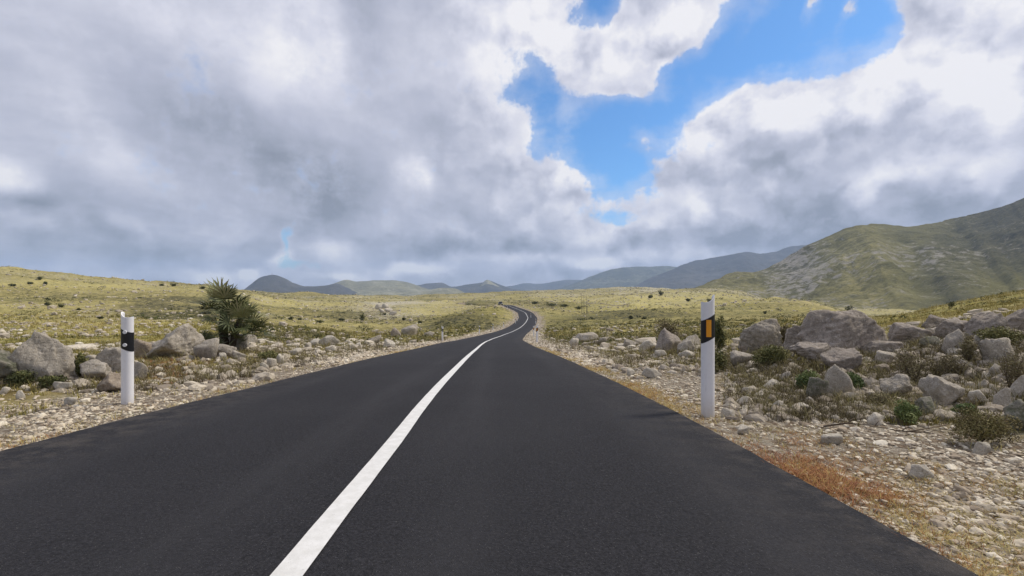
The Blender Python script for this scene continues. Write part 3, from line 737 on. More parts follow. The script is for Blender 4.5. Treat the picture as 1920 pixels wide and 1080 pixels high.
# sight-line box of each rock (left, top, right, foot), stone, taper, lean, strata, name, what singles it out
ROCKS = [
 (37, 627, 140, 722, 'grey', .35, -.12, .02, 'boulder', 'large upright grey boulder with mossy dark foot, tallest on left verge'),
 (-34, 664, 44, 724, 'mossy', .3, 0, 0, 'boulder', 'mossy grey boulder cut by the left edge of the photo'),
 (263, 613, 368, 676, 'grey', .3, 0, .03, 'boulder', 'big humped tan grey boulder behind and right of left marker post'),
 (150, 680, 208, 716, 'grey', .2, 0, 0, 'rock', 'rounded grey rock between upright boulder and left marker post'),
 (186, 655, 252, 702, 'grey', .3, .1, .02, 'rock', 'grey slabby rock half hidden behind left marker post'),
 (186, 704, 238, 738, 'brown', .4, .1, 0, 'rock', 'brown wedge rock at the foot of left marker post'),
 (243, 682, 276, 713, 'grey', .3, -.1, 0, 'rock', 'grey rock sticking out right of left marker post'),
 (155, 668, 188, 690, 'grey', .2, 0, 0, 'rock', 'low rounded grey rock behind the one left of left marker post'),
 (250, 638, 284, 674, 'brown', .3, .1, 0, 'rock', 'brownish rock leaning on the humped boulder from the left'),
 (366, 638, 411, 677, 'grey', .35, -.05, .03, 'rock', 'grey blocky rock between humped boulder and fan palm'),
 (424, 627, 468, 661, 'pale', .4, 0, 0, 'rock', 'pale angular rock right in front of fan palm'),
 (461, 630, 484, 649, 'grey', .3, .1, 0, 'rock', 'small grey rock at the right foot of fan palm'),
 (398, 648, 444, 675, 'grey', .3, 0, 0, 'rock', 'grey rock lying below the pale angular rock by fan palm'),
 (411, 664, 425, 681, 'pale', .1, 0, 0, 'rock', 'small white egg shaped stone below fan palm'),
 (428, 660, 462, 680, 'grey', .3, 0, 0, 'rock', 'low grey stone on the slope below the palm rocks'),
 (0, 728, 20, 742, 'pale', .2, 0, 0, 'rock', 'flat white stone on the gravel at the far left edge'),
 (32, 735, 47, 752, 'pale', .2, 0, 0, 'rock', 'small round white stone below the upright boulder'),
 (98, 719, 135, 737, 'pale', .3, 0, 0, 'rock', 'flat white stone at the right foot of the upright boulder'),
 (118, 748, 147, 762, 'pale', .3, 0, 0, 'rock', 'low cream stone alone on the gravel left of marker post'),
 (598, 632, 637, 653, 'pale', .35, 0, 0, 'rock', 'long whitish rock, largest in the left row beyond the palm'),
 (580, 638, 602, 652, 'pale', .3, 0, 0, 'rock', 'pale rock touching the left end of the long whitish rock'),
 (667, 644, 679, 656, 'pale', .1, 0, 0, 'rock', 'bright white cube like stone right of the long whitish rock'),
 (650, 642, 663, 653, 'pale', .1, 0, 0, 'rock', 'white round stone between long whitish rock and bright cube stone'),
 (688, 631, 714, 647, 'grey', .3, .1, 0, 'rock', 'pale grey slanted rock left of the two grey boulders'),
 (731, 616, 752, 635, 'dark', .3, .15, .03, 'boulder', 'dark grey leaning boulder, left of a pair near far post'),
 (752, 611, 783, 631, 'grey', .2, 0, .02, 'boulder', 'squarish grey boulder, right of a pair near far post'),
 (570, 644, 586, 660, 'grey', .4, 0, 0, 'rock', 'small pointed grey rock left of the pale row beyond the palm'),
 (513, 666, 534, 686, 'pale', .4, 0, 0, 'rock', 'angular cream stone topping a small heap on left verge'),
 (500, 674, 517, 691, 'pale', .2, 0, 0, 'rock', 'cream stone at the left side of the small verge heap'),
 (486, 682, 503, 694, 'pale', .3, 0, 0, 'rock', 'white stone lowest in the small verge heap'),
 (534, 640, 546, 650, 'dark', .2, 0, 0, 'rock', 'small dark stone beside the pale row on left bank'),
 (716, 638, 742, 655, 'pale', .35, 0, 0, 'rock', 'broken pale rock below the two grey boulders'),
 (795, 623, 815, 633, 'grey', .3, 0, 0, 'rock', 'low grey rock just left of the far banded post'),
 (610, 650, 632, 663, 'pale', .3, 0, 0, 'rock', 'pale stone in front of the long whitish rock'),
 (545, 655, 566, 668, 'pale', .3, 0, 0, 'rock', 'whitish stone between small heap and pale row'),
 (1226, 619, 1285, 663, 'dark', .35, .12, 0, 'boulder', 'dark grey boulder behind and left of right marker post'),
 (1268, 640, 1302, 665, 'grey', .3, 0, 0, 'rock', 'grey rock leaning on the boulder left of right post'),
 (1282, 630, 1314, 655, 'grey', .2, 0, 0, 'rock', 'grey squarish rock close behind right marker post'),
 (1226, 659, 1250, 673, 'pale', .2, 0, 0, 'rock', 'flat pale stone under the left side of dark boulder'),
 (1270, 659, 1303, 674, 'pale', .2, 0, 0, 'rock', 'flat pale stone under the right side of dark boulder'),
 (1203, 693, 1242, 712, 'pale', .3, .1, 0, 'rock', 'pale blocky stone alone on the verge left of right post'),
 (1175, 693, 1192, 707, 'pale', .2, 0, 0, 'rock', 'small pale stone beside the blocky verge stone'),
 (1388, 602, 1466, 665, 'grey', .5, .05, .06, 'boulder', 'pointed grey boulder with slanting layers right of right post'),
 (1383, 637, 1426, 668, 'brown', .3, 0, 0, 'rock', 'brownish rock at the left foot of pointed layered boulder'),
 (1363, 661, 1414, 690, 'grey', .2, 0, .04, 'rock', 'low flat grey rock below and left of pointed boulder'),
 (1490, 588, 1668, 672, 'dark', .35, .18, .05, 'boulder', 'huge dark layered boulder, biggest in the right rock bank'),
 (1487, 646, 1580, 679, 'dark', .2, -.05, .05, 'boulder', 'long dark overhanging slab at the foot of huge boulder'),
 (1464, 612, 1532, 666, 'dark', .3, 0, 0, 'boulder', 'shadowed dark boulder between pointed and huge boulders'),
 (1540, 658, 1608, 706, 'dark', .3, .1, .03, 'rock', 'dark purple grey rock under the overhanging slab'),
 (1606, 643, 1692, 672, 'dark', .25, 0, .03, 'boulder', 'flat topped dark rock right of huge boulder foot'),
 (1634, 661, 1680, 685, 'grey', .2, 0, .03, 'rock', 'small grey slab tucked under the flat topped dark rock'),
 (1542, 688, 1599, 751, 'grey', .55, -.05, 0, 'boulder', 'triangular grey boulder standing at front of right bank'),
 (1510, 711, 1550, 756, 'mossy', .35, .1, 0, 'rock', 'greenish grey rock left beside the triangular boulder'),
 (1646, 706, 1712, 752, 'grey', .4, -.1, 0, 'boulder', 'smooth tan grey boulder right of the triangular boulder'),
 (1735, 711, 1806, 771, 'grey', .2, 0, 0, 'boulder', 'square cracked grey boulder at front of right bank'),
 (1720, 750, 1768, 788, 'mossy', .4, 0, 0, 'rock', 'rounded mossy rock below cracked boulder by the green tuft'),
 (1814, 734, 1856, 763, 'pale', .35, .1, 0, 'rock', 'pale slanted rock right of the cracked boulder'),
 (1863, 730, 1894, 771, 'grey', .25, 0, 0, 'rock', 'upright grey rock right of the pale slanted rock'),
 (1668, 609, 1738, 650, 'dark', .35, .15, .03, 'boulder', 'dark grey slanting boulder right of the huge one'),
 (1720, 593, 1788, 622, 'dark', .25, 0, .02, 'boulder', 'long low dark rock on the skyline of right bank'),
 (1735, 616, 1761, 638, 'grey', .2, 0, 0, 'rock', 'small grey rock between slanting boulder and skyline rocks'),
 (1757, 601, 1818, 640, 'dark', .2, 0, .02, 'boulder', 'broad dark boulder below the low skyline rock'),
 (1812, 589, 1890, 640, 'dark', .25, .05, .03, 'boulder', 'tall dark brown boulder on right bank crest'),
 (1868, 579, 1942, 624, 'dark', .25, 0, 0, 'boulder', 'dark boulder on the crest cut by right edge of photo'),
 (1728, 633, 1761, 658, 'mossy', .15, 0, 0, 'rock', 'rounded lichen covered rock under the small grey skyline gap rock'),
 (1766, 621, 1812, 673, 'grey', .45, 0, 0, 'boulder', 'pale topped pointed boulder in middle of right bank'),
 (1844, 637, 1903, 692, 'grey', .2, 0, 0, 'boulder', 'round lichen covered boulder high on the right bank'),
 (1825, 631, 1849, 658, 'pale', .3, 0, 0, 'rock', 'pale upright stone left of the round lichen boulder'),
 (1773, 655, 1802, 677, 'pale', .3, .1, 0, 'rock', 'pale flake below the pale topped pointed boulder'),
 (1788, 678, 1817, 705, 'grey', .25, 0, 0, 'rock', 'grey rock above the square cracked boulder'),
 (1855, 685, 1879, 711, 'grey', .4, 0, 0, 'rock', 'small pointed grey rock below the round lichen boulder'),
 (1903, 704, 1950, 760, 'grey', .3, 0, 0, 'boulder', 'grey boulder cut by right edge above green bush'),
 (1888, 756, 1955, 815, 'mossy', .35, 0, 0, 'boulder', 'dark mossy boulder in lower right bank cut by photo edge'),
 (1832, 715, 1858, 741, 'grey', .3, 0, 0, 'rock', 'grey stone above the pale slanted rock'),
 (1690, 705, 1706, 722, 'pale', .3, 0, 0, 'rock', 'small pale stone wedged behind the smooth tan boulder'),
 (1690, 662, 1727, 680, 'brown', .2, 0, 0, 'rock', 'brown flat stone right of the small grey slab'),
 (1448, 754, 1471, 773, 'pale', .4, 0, 0, 'rock', 'small pyramid shaped white stone on gravel right of post'),
 (1624, 779, 1656, 800, 'pale', .3, 0, 0, 'rock', 'pale stone on the gravel left of green tuft'),
 (1819, 832, 1856, 857, 'pale', .3, 0, 0, 'rock', 'large whitish stone on gravel below the right green bush'),
 (1538, 818, 1577, 837, 'pale', .25, 0, 0, 'rock', 'long pale stone midway across the right gravel'),
 (1702, 876, 1742, 901, 'pale', .35, 0, 0, 'rock', 'whitish wedge stone low on the right gravel'),
 (1430, 714, 1468, 732, 'pale', .2, 0, 0, 'rock', 'flat pale rock on verge below the pointed boulder'),
 (1460, 699, 1483, 719, 'grey', .4, .3, 0, 'rock', 'narrow leaning grey stone above the flat pale rock'),
 (1353, 770, 1380, 787, 'pale', .3, 0, 0, 'rock', 'white stone touching the foot of right marker post'),
 (1379, 801, 1406, 817, 'pale', .3, 0, 0, 'rock', 'white flat stone near asphalt just past right post'),
 (1494, 760, 1521, 775, 'pale', .25, 0, 0, 'rock', 'pale low stone in front of the greenish rock'),
 (1077, 626, 1122, 645, 'grey', .35, -.1, .03, 'boulder', 'grey domed boulder standing alone on the right verge far ahead'),
 (1068, 636, 1086, 653, 'pale', .3, 0, 0, 'rock', 'pale slab at the left foot of domed boulder'),
 (1168, 639, 1198, 656, 'grey', .3, 0, 0, 'rock', 'grey rock at left end of the low pile before dark boulder'),
 (1196, 640, 1234, 662, 'pale', .3, 0, 0, 'rock', 'pale broken rock at right end of the low pile'),
 (1120, 634, 1138, 649, 'grey', .2, 0, 0, 'rock', 'small grey rock right behind the domed boulder'),
 (703, 572, 716, 582, 'pale', .3, .1, .04, 'rock_outcrop', 'pale jagged outcrop at top left of the hillside rocks by the terraces'),
 (713, 571, 729, 580, 'pale', .3, -.1, .04, 'rock_outcrop', 'pale broad outcrop at top right of the hillside rocks by the terraces'),
 (708, 580, 722, 588, 'pale', .2, 0, .04, 'rock_outcrop', 'pale low outcrop in the middle of the hillside rocks'),
 (721, 580, 736, 587, 'pale', .3, .2, .04, 'rock_outcrop', 'pale stepped outcrop right of the middle hillside rocks'),
 (730, 586, 746, 593, 'pale', .2, 0, .04, 'rock_outcrop', 'pale flat outcrop lowest of the hillside rocks'),
]
def build_rocks():
    for i, (u0, v0, u1, v1, kind, tap, lean, strata, name, label) in enumerate(ROCKS):
        uc = (u0 + u1) / 2
        px = u1 - u0
        x, y, z = hit(uc, v1 - 2)
        k = y / FPX
        w, h = px * k, (v1 - v0) * k
        d = w * .75 if w < h * 2 else w * .55
        sub = 5 if px > 60 else 4 if px > 25 else 3
        p, F = rock_shape(100 + i * 7, sub, planes=7 + i % 4, sharp=34, noise=.13 if px > 55 else .09, taper=tap * .5, lean=lean, strata=strata * 1.2)
        sc = (y + d * .4) / y
        p = p * np.array([w * sc, d, h * 1.12 * sc])
        p[:, 2] -= h * .12
        cx = x * sc; cy = y + d * .4
        p[:, 2] += z - min(z, float(ground_z(cx, cy)))
        zz = min(z, float(ground_z(cx, cy)))
        me = np_mesh(name, p, F, ROCK[kind + ('_small' if w < .38 else '')], True)
        grp = 'rocks along the left verge' if uc < 960 else 'rocks of the right bank'
        link(name, me, loc=(cx, cy, zz), label=label, category='boulder' if name == 'boulder' else ('outcrop' if 'out' in name else 'rock'), group=grp)
build_rocks()

# ------------------------------------------------------------------ loose gravel and rubble (nobody could count it)
def instances_mesh(name, protos, pos, scale, rotz, tilt, pick, tint, mat, smooth=False, squash=None, **props):
    """many copies of a few shapes joined in one mesh"""
    Vs, Fs, Ts = [], [], []
    base = 0
    for k, (p, F) in enumerate(protos):
        s = np.where(pick == k)[0]
        if not len(s): continue
        q = p[None] * (scale[s][:, None] if scale.ndim == 1 else scale[s])[:, None, :]
        c, sn = np.cos(rotz[s])[:, None], np.sin(rotz[s])[:, None]
        ct, st = np.cos(tilt[s])[:, None], np.sin(tilt[s])[:, None]
        y1 = q[..., 1] * ct - q[..., 2] * st; z1 = q[..., 1] * st + q[..., 2] * ct
        x2 = q[..., 0] * c - y1 * sn; y2 = q[..., 0] * sn + y1 * c
        V = np.stack([x2, y2, z1], -1) + pos[s][:, None, :]
        n = len(p)
        Vs.append(V.reshape(-1, 3)); Fs.append((F[None] + (np.arange(len(s)) * n)[:, None, None] + base).reshape(-1, F.shape[1]))
        Ts.append(np.repeat(tint[s], n)); base += len(s) * n
    me = np_mesh(name, np.vstack(Vs), np.vstack(Fs), mat, smooth, {'tint': ('FLOAT', np.concatenate(Ts))})
    return link(name, me, **props)

rng = np.random.RandomState(7)
def verge_points(n, ymin, ymax, wmax, side=None, power=1.0):
    Y = np.exp(rng.uniform(math.log(ymin), math.log(ymax), n))
    sd = rng.choice([-1, 1], n) if side is None else np.full(n, side)
    off = HALF + .03 + wmax * rng.uniform(0, 1, n) ** power + np.where(sd < 0, left_extra(Y), 0)
    dx = road_frame(Y); nr = np.sqrt(1 + dx * dx)
    return road_cx(Y) + sd * off / nr, Y - sd * off * dx / nr, off - HALF, sd

def build_gravel():
    lo = [rock_shape(900 + k, 1, planes=6, sharp=40, noise=.09) for k in range(8)]
    hi = [rock_shape(950 + k, 2, planes=6, sharp=40, noise=.07) for k in range(8)]
    P, Sc, T, Hi = [], [], [], []
    for n, y0, y1, w, smin, smax, pw in ((30000, 1.2, 12, 2.8, .012, .055, 1.0), (9000, 1.5, 14, 6.0, .025, .10, 1.2), (11000, 10, 60, 2.6, .05, .16, 1.1), (5000, 50, 220, 2.2, .12, .35, 1.2)):
        X, Y, off, sd = verge_points(n, y0, y1, w, power=pw)
        den = 1 - .8 * sstep(w * .55, w, off + fbm(X * .8, Y * .8, seed=5) * 1.0)
        den *= np.where(fbm(X * .5 + 9, Y * .5, seed=15, octaves=3) < -.25, .35, 1)
        keep = (rng.uniform(0, 1, n) < den) & ((X * X + Y * Y) > 1.2)
        X, Y, off = X[keep], Y[keep], off[keep]
        s = smin * (smax / smin) ** (rng.beta(1.3, 2.6, len(X)))
        s *= np.clip(.45 + off * 1.0, .35, 1)
        P.append(np.stack([X, Y, ground_z(X, Y)], -1)); Sc.append(s); Hi.append(np.full(len(X), y0 < 2) & (Y < 5.5) & (s > .03))
        T.append(np.clip(rng.beta(2.4, 2.0, len(X)) + .12 * fbm(X * .7, Y * .7, seed=2), 0, 1))
    P, Sc, T, Hi = np.vstack(P), np.concatenate(Sc), np.concatenate(T), np.concatenate(Hi)
    n = len(Sc)
    sc3 = np.stack([Sc * rng.uniform(.85, 1.5, n), Sc * rng.uniform(.7, 1.1, n), Sc * rng.uniform(.35, .75, n)], -1)
    P[:, 2] -= sc3[:, 2] * rng.uniform(.1, .45, n)
    pick = rng.randint(0, 8, n) + np.where(Hi, 8, 0)
    instances_mesh('gravel', lo + hi, P, sc3, rng.uniform(0, 6.28, n), rng.normal(0, .22, n), pick, T, PEBBLE, kind='stuff', label='loose pale limestone gravel on both road verges')
    # rubble among the bank rocks and out over the fields
    P, Sc, T = [], [], []
    def add(X, Y, s, t):
        P.append(np.stack([X, Y, ground_z(X, Y)], -1)); Sc.append(s); T.append(t)
    for (ulo, uhi, vlo, vhi, cnt, s0, s1) in ((1360, 1930, 640, 790, 1400, .05, .18), (0, 500, 655, 735, 700, .05, .19), (480, 830, 632, 690, 600, .07, .26), (1010, 1360, 632, 700, 650, .06, .26)):
        for _ in range(cnt):
            u, v = rng.uniform(ulo, uhi), rng.uniform(vlo, vhi)
            x, y, z = hit_fast(u, v)
            if y > 90 or abs(float(road_dist(np.array(x), np.array(y)))) < HALF + .5: continue
            P.append(np.array([[x, y, z]])); Sc.append(np.array([s0 * (s1 / s0) ** rng.beta(1.2, 2.4)])); T.append(np.array([rng.uniform(.05, .75)]))
    for _ in range(230):
        x, y, z = hit_fast(rng.uniform(1580, 1960), rng.uniform(628, 750))
        if y < 14: add(np.array([x]), np.array([y]), np.array([rng.uniform(.08, .21)]), np.array([rng.uniform(.1, .6)]))
    for _ in range(160):
        x, y, z = hit_fast(rng.uniform(-30, 520), rng.uniform(655, 715))
        if y < 20 and abs(x / y + .735) > .05: add(np.array([x]), np.array([y]), np.array([rng.uniform(.10, .24)]), np.array([rng.uniform(.15, .65)]))
    n = 26000
    u = rng.uniform(-60, 1990, n); Y = np.exp(rng.uniform(math.log(14), math.log(650), n)); X = (u - U0) / FPX * Y
    m = fbm(X * .02, Y * .02, seed=71, octaves=3) + .6 * fbm(X * .15, Y * .15, seed=72, octaves=2) + .25 * sstep(100, 400, Y)
    keep = (m > .12) & (np.abs(road_dist(X, Y)) > HALF + 2) & (rng.uniform(0, 1, n) < .8 + .7 * np.minimum(tone(X, Y), 0))
    X, Y = X[keep], Y[keep]
    s = (.10 + .0016 * Y) * np.exp(rng.normal(0, .45, len(X)))
    add(X, Y, np.minimum(s, 1.6), np.clip(rng.normal(.55, .2, len(X)), 0, 1))
    P, Sc, T = np.vstack(P), np.concatenate(Sc), np.concatenate(T)
    n = len(Sc)
    sc3 = np.stack([Sc * rng.uniform(.9, 1.7, n), Sc * rng.uniform(.8, 1.2, n), Sc * rng.uniform(.5, .95, n)], -1)
    P[:, 2] -= sc3[:, 2] * .25
    big = (Sc > .05) & (P[:, 1] < 14)
    instances_mesh('rubble', lo + hi, P, sc3, rng.uniform(0, 6.28, n), rng.normal(0, .2, n), rng.randint(0, 8, n) + np.where(big, 8, 0), T, RUBBLE, kind='stuff', label='scattered limestone rubble over banks and fields')

_GY = np.exp(np.linspace(math.log(1.6), math.log(900), 700))
def hit_fast(u, v):
    X = (u - U0) / FPX * _GY; g = ground_z(X, _GY, False)
    k = np.argmax(-(v - V0) / FPX * _GY <= g)
    x, y = float(X[k]), float(_GY[k])
    return x, y, float(ground_z(np.array(x), np.array(y)))
build_gravel()

# ------------------------------------------------------------------ grass, weeds, scrub
def blade_mesh(pos, h, w, lean, az, tint):
    """bent tapering blades: five vertices, three triangles"""
    n = len(h)
    ca, sa = np.cos(az), np.sin(az)
    def pt(t, side):
        out = lean * t ** 1.7 * h
        zz = h * t * (1 - .25 * lean * t)
        x = pos[:, 0] + ca * out - sa * side; y = pos[:, 1] + sa * out + ca * side
        return np.stack([x, y, pos[:, 2] + zz], -1)
    V = np.stack([pt(0, -w / 2), pt(0, w / 2), pt(.55, -w * .38), pt(.55, w * .38), pt(1.0, 0 * w)], 1).reshape(-1, 3)
    F = np.array([[0, 1, 3], [0, 3, 2], [2, 3, 4]])
    F = (F[None] + (np.arange(n) * 5)[:, None, None]).reshape(-1, 3)
    return V, F, np.repeat(tint, 5)

def tufts(name, X, Y, hs, ws, nb, tint, mat, spread=.35, leanm=.6, **props):
    n = len(X)
    Z = ground_z(X, Y) - .01
    rep = np.repeat(np.arange(n), nb)
    N_ = len(rep)
    az = rng.uniform(0, 6.28, N_)
    h = hs[rep] * rng.uniform(.5, 1.15, N_)
    rad = hs[rep] * spread * np.sqrt(rng.uniform(0, 1, N_))
    a2 = rng.uniform(0, 6.28, N_)
    pos = np.stack([X[rep] + rad * np.cos(a2), Y[rep] + rad * np.sin(a2), Z[rep]], -1)
    V, F, T = blade_mesh(pos, h, ws[rep] * rng.uniform(.6, 1.2, N_), np.abs(rng.normal(leanm, .3, N_)), az, np.clip(tint[rep] + rng.normal(0, .1, N_), 0, 1))
    return link(name, np_mesh(name, V, F, mat, False, {'tint': ('FLOAT', T)}), **props)

def leaf_cloud(centers, radii, leaf, nl, tint, flat=.75):
    """little leaf quads through squashed ball volumes; radii (n,3)"""
    n = len(centers)
    rep = np.repeat(np.arange(n), nl); N_ = len(rep)
    d = rng.normal(size=(N_, 3)); d /= np.linalg.norm(d, axis=1)[:, None]
    r = rng.uniform(.25, 1, N_) ** .5
    p = centers[rep] + d * r[:, None] * radii[rep]
    nrm = d + rng.normal(0, .7, (N_, 3)); nrm /= np.linalg.norm(nrm, axis=1)[:, None]
    a = np.cross(nrm, rng.normal(size=(N_, 3))); a /= np.linalg.norm(a, axis=1)[:, None]
    b = np.cross(nrm, a)
    s = (leaf[rep] * rng.uniform(.6, 1.3, N_))[:, None]
    V = np.stack([p - a * s, p + b * s * .45, p + a * s, p - b * s * .45], 1).reshape(-1, 3)
    F = (np.array([[0, 1, 2, 3]])[None] + (np.arange(N_) * 4)[:, None, None]).reshape(-1, 4)
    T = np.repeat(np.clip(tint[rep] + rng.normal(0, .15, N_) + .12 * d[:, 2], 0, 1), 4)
    return V, F, T

def build_grass():
    # fields and banks: u across, distance in depth
    n = 34000
    u = rng.uniform(-80, 2000, n); Y = np.exp(rng.uniform(math.log(4.2), math.log(75), n)); X = (u - U0) / FPX * Y
    rd = np.abs(road_dist(X, Y)) - HALF
    nn = fbm(X * .5, Y * .5, seed=81, octaves=3)
    lim = np.where(Y < 16, 1.7, 2.2)
    keep = (rd > lim + nn * 1.0) & (rng.uniform(0, 1, n) < np.clip(.55 + nn * 1.1 + .2 * (Y > 12), .05, 1))
    X, Y, u = X[keep], Y[keep], u[keep]
    hs = np.clip(.05 + .0042 * Y, .05, .30) * np.exp(rng.normal(0, .3, len(X)))
    ws = .0035 + .0007 * Y
    t = .50 + .35 * tone(X, Y) + .30 * fbm(X * .25, Y * .25, seed=83, octaves=3) + rng.normal(0, .10, len(X)) + .12 * ((u > 1600) & (Y > 14))
    tufts('grass', X, Y, hs, ws, 11, np.clip(t, 0, 1), BLADE, .55, .55, kind='stuff', label='dry yellow green grass over fields and banks')
    # sparse dry stems among the verge stones
    X, Y, off, sd = verge_points(2600, 1.3, 22, 3.2)
    nn = fbm(X * .9, Y * .9, seed=85, octaves=3)
    k = (nn > -.05) & (X * X + Y * Y > 1.5)
    X, Y = X[k], Y[k]
    tufts('dry_grass', X, Y, .035 + .055 * rng.uniform(0, 1, len(X)) + .002 * Y, .0022 + .0004 * Y, 9, np.clip(rng.normal(.68, .18, len(X)), 0, 1), BLADE, .8, 1.0, kind='stuff', label='thin dry grass between the verge stones')
    # low weeds hugging the asphalt edge on both sides
    X, Y, off, sd = verge_points(9500, 1.2, 26, .48, power=1.6)
    nn = fbm(X * .0 + sd * 5, Y * .75, seed=87, octaves=3)
    k = (nn + .25 * rng.normal(size=len(X)) > .08) & ((sd > 0) | (rng.uniform(0, 1, len(X)) < .35))
    X, Y, sd = X[k], Y[k], sd[k]
    red = np.exp(-((Y - 3.0) / .7) ** 2) * .55 + .3 * np.exp(-((Y - 2.0) / .25) ** 2)
    tufts('verge_weeds', X, Y, .020 + .05 * rng.uniform(0, 1, len(X)) ** 2 + .001 * Y, .0022 + .0004 * Y, 12, np.clip(.78 - red + rng.normal(0, .14, len(X)), 0, 1), REDW, 1.0, 1.0, kind='stuff', label='rusty and straw coloured weeds hugging the asphalt edge')
    # dull brush between the bank rocks
    PX, PY, PS = [], [], []
    for (ulo, uhi, vlo, vhi, cnt) in ((1370, 1960, 632, 790, 2200), (-30, 480, 650, 735, 700), (470, 830, 628, 690, 500), (1020, 1370, 630, 700, 600)):
        for _ in range(cnt):
            x, y, z = hit_fast(rng.uniform(ulo, uhi), rng.uniform(vlo, vhi))
            if y < 70 and abs(float(road_dist(np.array(x), np.array(y)))) > HALF + .9 and vnoise(np.array(x * .9), np.array(y * .9), seed=33) > -.35:
                PX.append(x); PY.append(y); PS.append(.06 + .011 * y)
    PX, PY, PS = np.array(PX), np.array(PY), np.array(PS)
    tufts('brush', PX, PY, PS * np.exp(rng.normal(0, .35, len(PX))), .003 + .0005 * PY, 26, np.clip(rng.normal(.45, .25, len(PX)) + .3 * vnoise(PX, PY, seed=34), 0, 1), BRUSH, .9, .8, kind='stuff', label='dull brown green brush filling gaps between the bank rocks')
    X, Y, off, sd = verge_points(5200, 1.25, 16, 1.5, side=1, power=1.5)
    k = fbm(X * .8, Y * .8, seed=95, octaves=3) > .02
    X, Y = X[k], Y[k]
    tufts('verge_straw', X, Y, .02 + .03 * rng.uniform(0, 1, len(X)) + .0015 * Y, .0018 + .0004 * Y, 12, np.clip(.75 + .5 * vnoise(X * .6, Y * .6, seed=96) + rng.normal(0, .12, len(X)), 0, 1), REDW, 1.3, 1.2, kind='stuff', label='straw and rusty dry grass creeping over the right gravel')
    PX, PY = [], []
    for _ in range(330):
        x, y, z = hit_fast(rng.normal(303, 32), rng.uniform(668, 722)); PX.append(x); PY.append(y)
    X, Y, off, sd = verge_points(420, 2.35, 3.5, .36, side=1, power=1.0)
    k = (fbm(X * 2.2, Y * 2.2, seed=97, octaves=3) > -.02) & (rng.uniform(0, 1, len(X)) < np.exp(-((Y - 2.8) / .42) ** 2))
    X, Y = X[k], Y[k]
    PX += list(X); PY += list(Y)
    PX, PY = np.array(PX), np.array(PY)
    tufts('red_weeds', PX, PY, .028 + .04 * rng.uniform(0, 1, len(PX)) + .003 * PY, .002 + .0006 * PY, 18, np.clip(rng.normal(.36, .24, len(PX)), 0, 1), REDW, 1.0, 1.1, kind='stuff', label='reddish dry weeds below the humped boulder and along the right asphalt edge')
    # scrub cushions out over the slopes
    n = 22000
    u = rng.uniform(-80, 2000, n); Y = np.exp(rng.uniform(math.log(22), math.log(720), n)); X = (u - U0) / FPX * Y
    m = fbm(X * .03, Y * .03, seed=91, octaves=3) + .5 * fbm(X * .2, Y * .2, seed=92, octaves=2)
    fld = (u < 430) & (Y < 60)
    keep = (np.abs(road_dist(X, Y)) > HALF + 2.2) & (m > -.12) & ~((u > 1600) & (Y < 110) & (rng.uniform(0, 1, n) < .8)) & (~fld | (rng.uniform(0, 1, n) < .06))
    X, Y, m = X[keep], Y[keep], m[keep]
    s = (.11 + .0016 * Y) * np.exp(rng.normal(0, .4, len(X)))
    s = np.minimum(s, 1.0)
    cen = np.stack([X, Y, ground_z(X, Y) + s * .22], -1)
    rad = np.stack([s, s, s * .5], -1)
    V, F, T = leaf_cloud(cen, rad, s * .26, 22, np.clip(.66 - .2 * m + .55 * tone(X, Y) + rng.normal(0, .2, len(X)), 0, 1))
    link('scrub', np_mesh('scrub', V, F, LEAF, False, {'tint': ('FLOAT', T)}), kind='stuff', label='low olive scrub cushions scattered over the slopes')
build_grass()

# single shrubs one can tell apart: box (left, top, right, foot), leaves, label
SHRUBS = [
 (1334, 588, 1368, 658, LEAF, .35, 'dark grey green shrub showing right behind the right marker post'),
 (1232, 592, 1280, 640, LEAFB, .4, 'dark twiggy shrub behind the boulder left of right post'),
 (1464, 604, 1494, 652, LEAFB, .5, 'thin upright twiggy shrub between pointed and huge boulders'),
 (1695, 648, 1762, 722, LEAFB, .55, 'brown dry shrub in the middle of the right rock bank'),
 (1770, 662, 1830, 716, LEAFB, .45, 'brownish shrub above the square cracked boulder'),
 (1808, 626, 1846, 690, LEAFB, .6, 'dry brown shrub left of the round lichen boulder'),
 (1886, 640, 1940, 742, LEAFB, .5, 'tall brown shrub at the right edge below crest boulders'),
 (1688, 752, 1742, 800, LEAFG, .6, 'bright green leafy tuft at the foot of right bank'),
 (1812, 762, 1932, 840, BRUSH, .62, 'wide olive green bush low at the right edge'),
 (1588, 700, 1630, 742, LEAFG, .2, 'dark green weed between triangular and smooth tan boulders'),
 (1496, 694, 1546, 738, LEAFG, .4, 'pale green weed growing left of the triangular boulder'),
 (1856, 606, 1935, 656, LEAF, .7, 'green bush on top of right bank by the photo edge'),
 (1630, 730, 1700, 772, LEAFB, .5, 'brown low shrub in front of the smooth tan boulder'),
 (1800, 752, 1850, 790, LEAFG, .15, 'small dark green plant under the pale slanted rock'),
 (1420, 640, 1490, 690, LEAF, .7, 'olive grass cushion at the right foot of pointed boulder'),
 (1330, 655, 1372, 700, LEAF, .6, 'green cushion plant right behind right marker post foot'),
 (136, 660, 160, 712, LEAF, .5, 'olive shrub right beside the upright left boulder'),
 (-10, 690, 48, 730, LEAF, .2, 'dark shrub at the left edge before the mossy boulder'),
 (28, 640, 46, 700, LEAF, .8, 'dry olive shrub left behind the upright boulder'),
 (480, 655, 520, 680, LEAF, .6, 'olive cushion on the left bank beyond the palm rocks'),
 (60, 700, 110, 732, LEAF, .3, 'dark mossy cushion at the foot of upright boulder'),
]
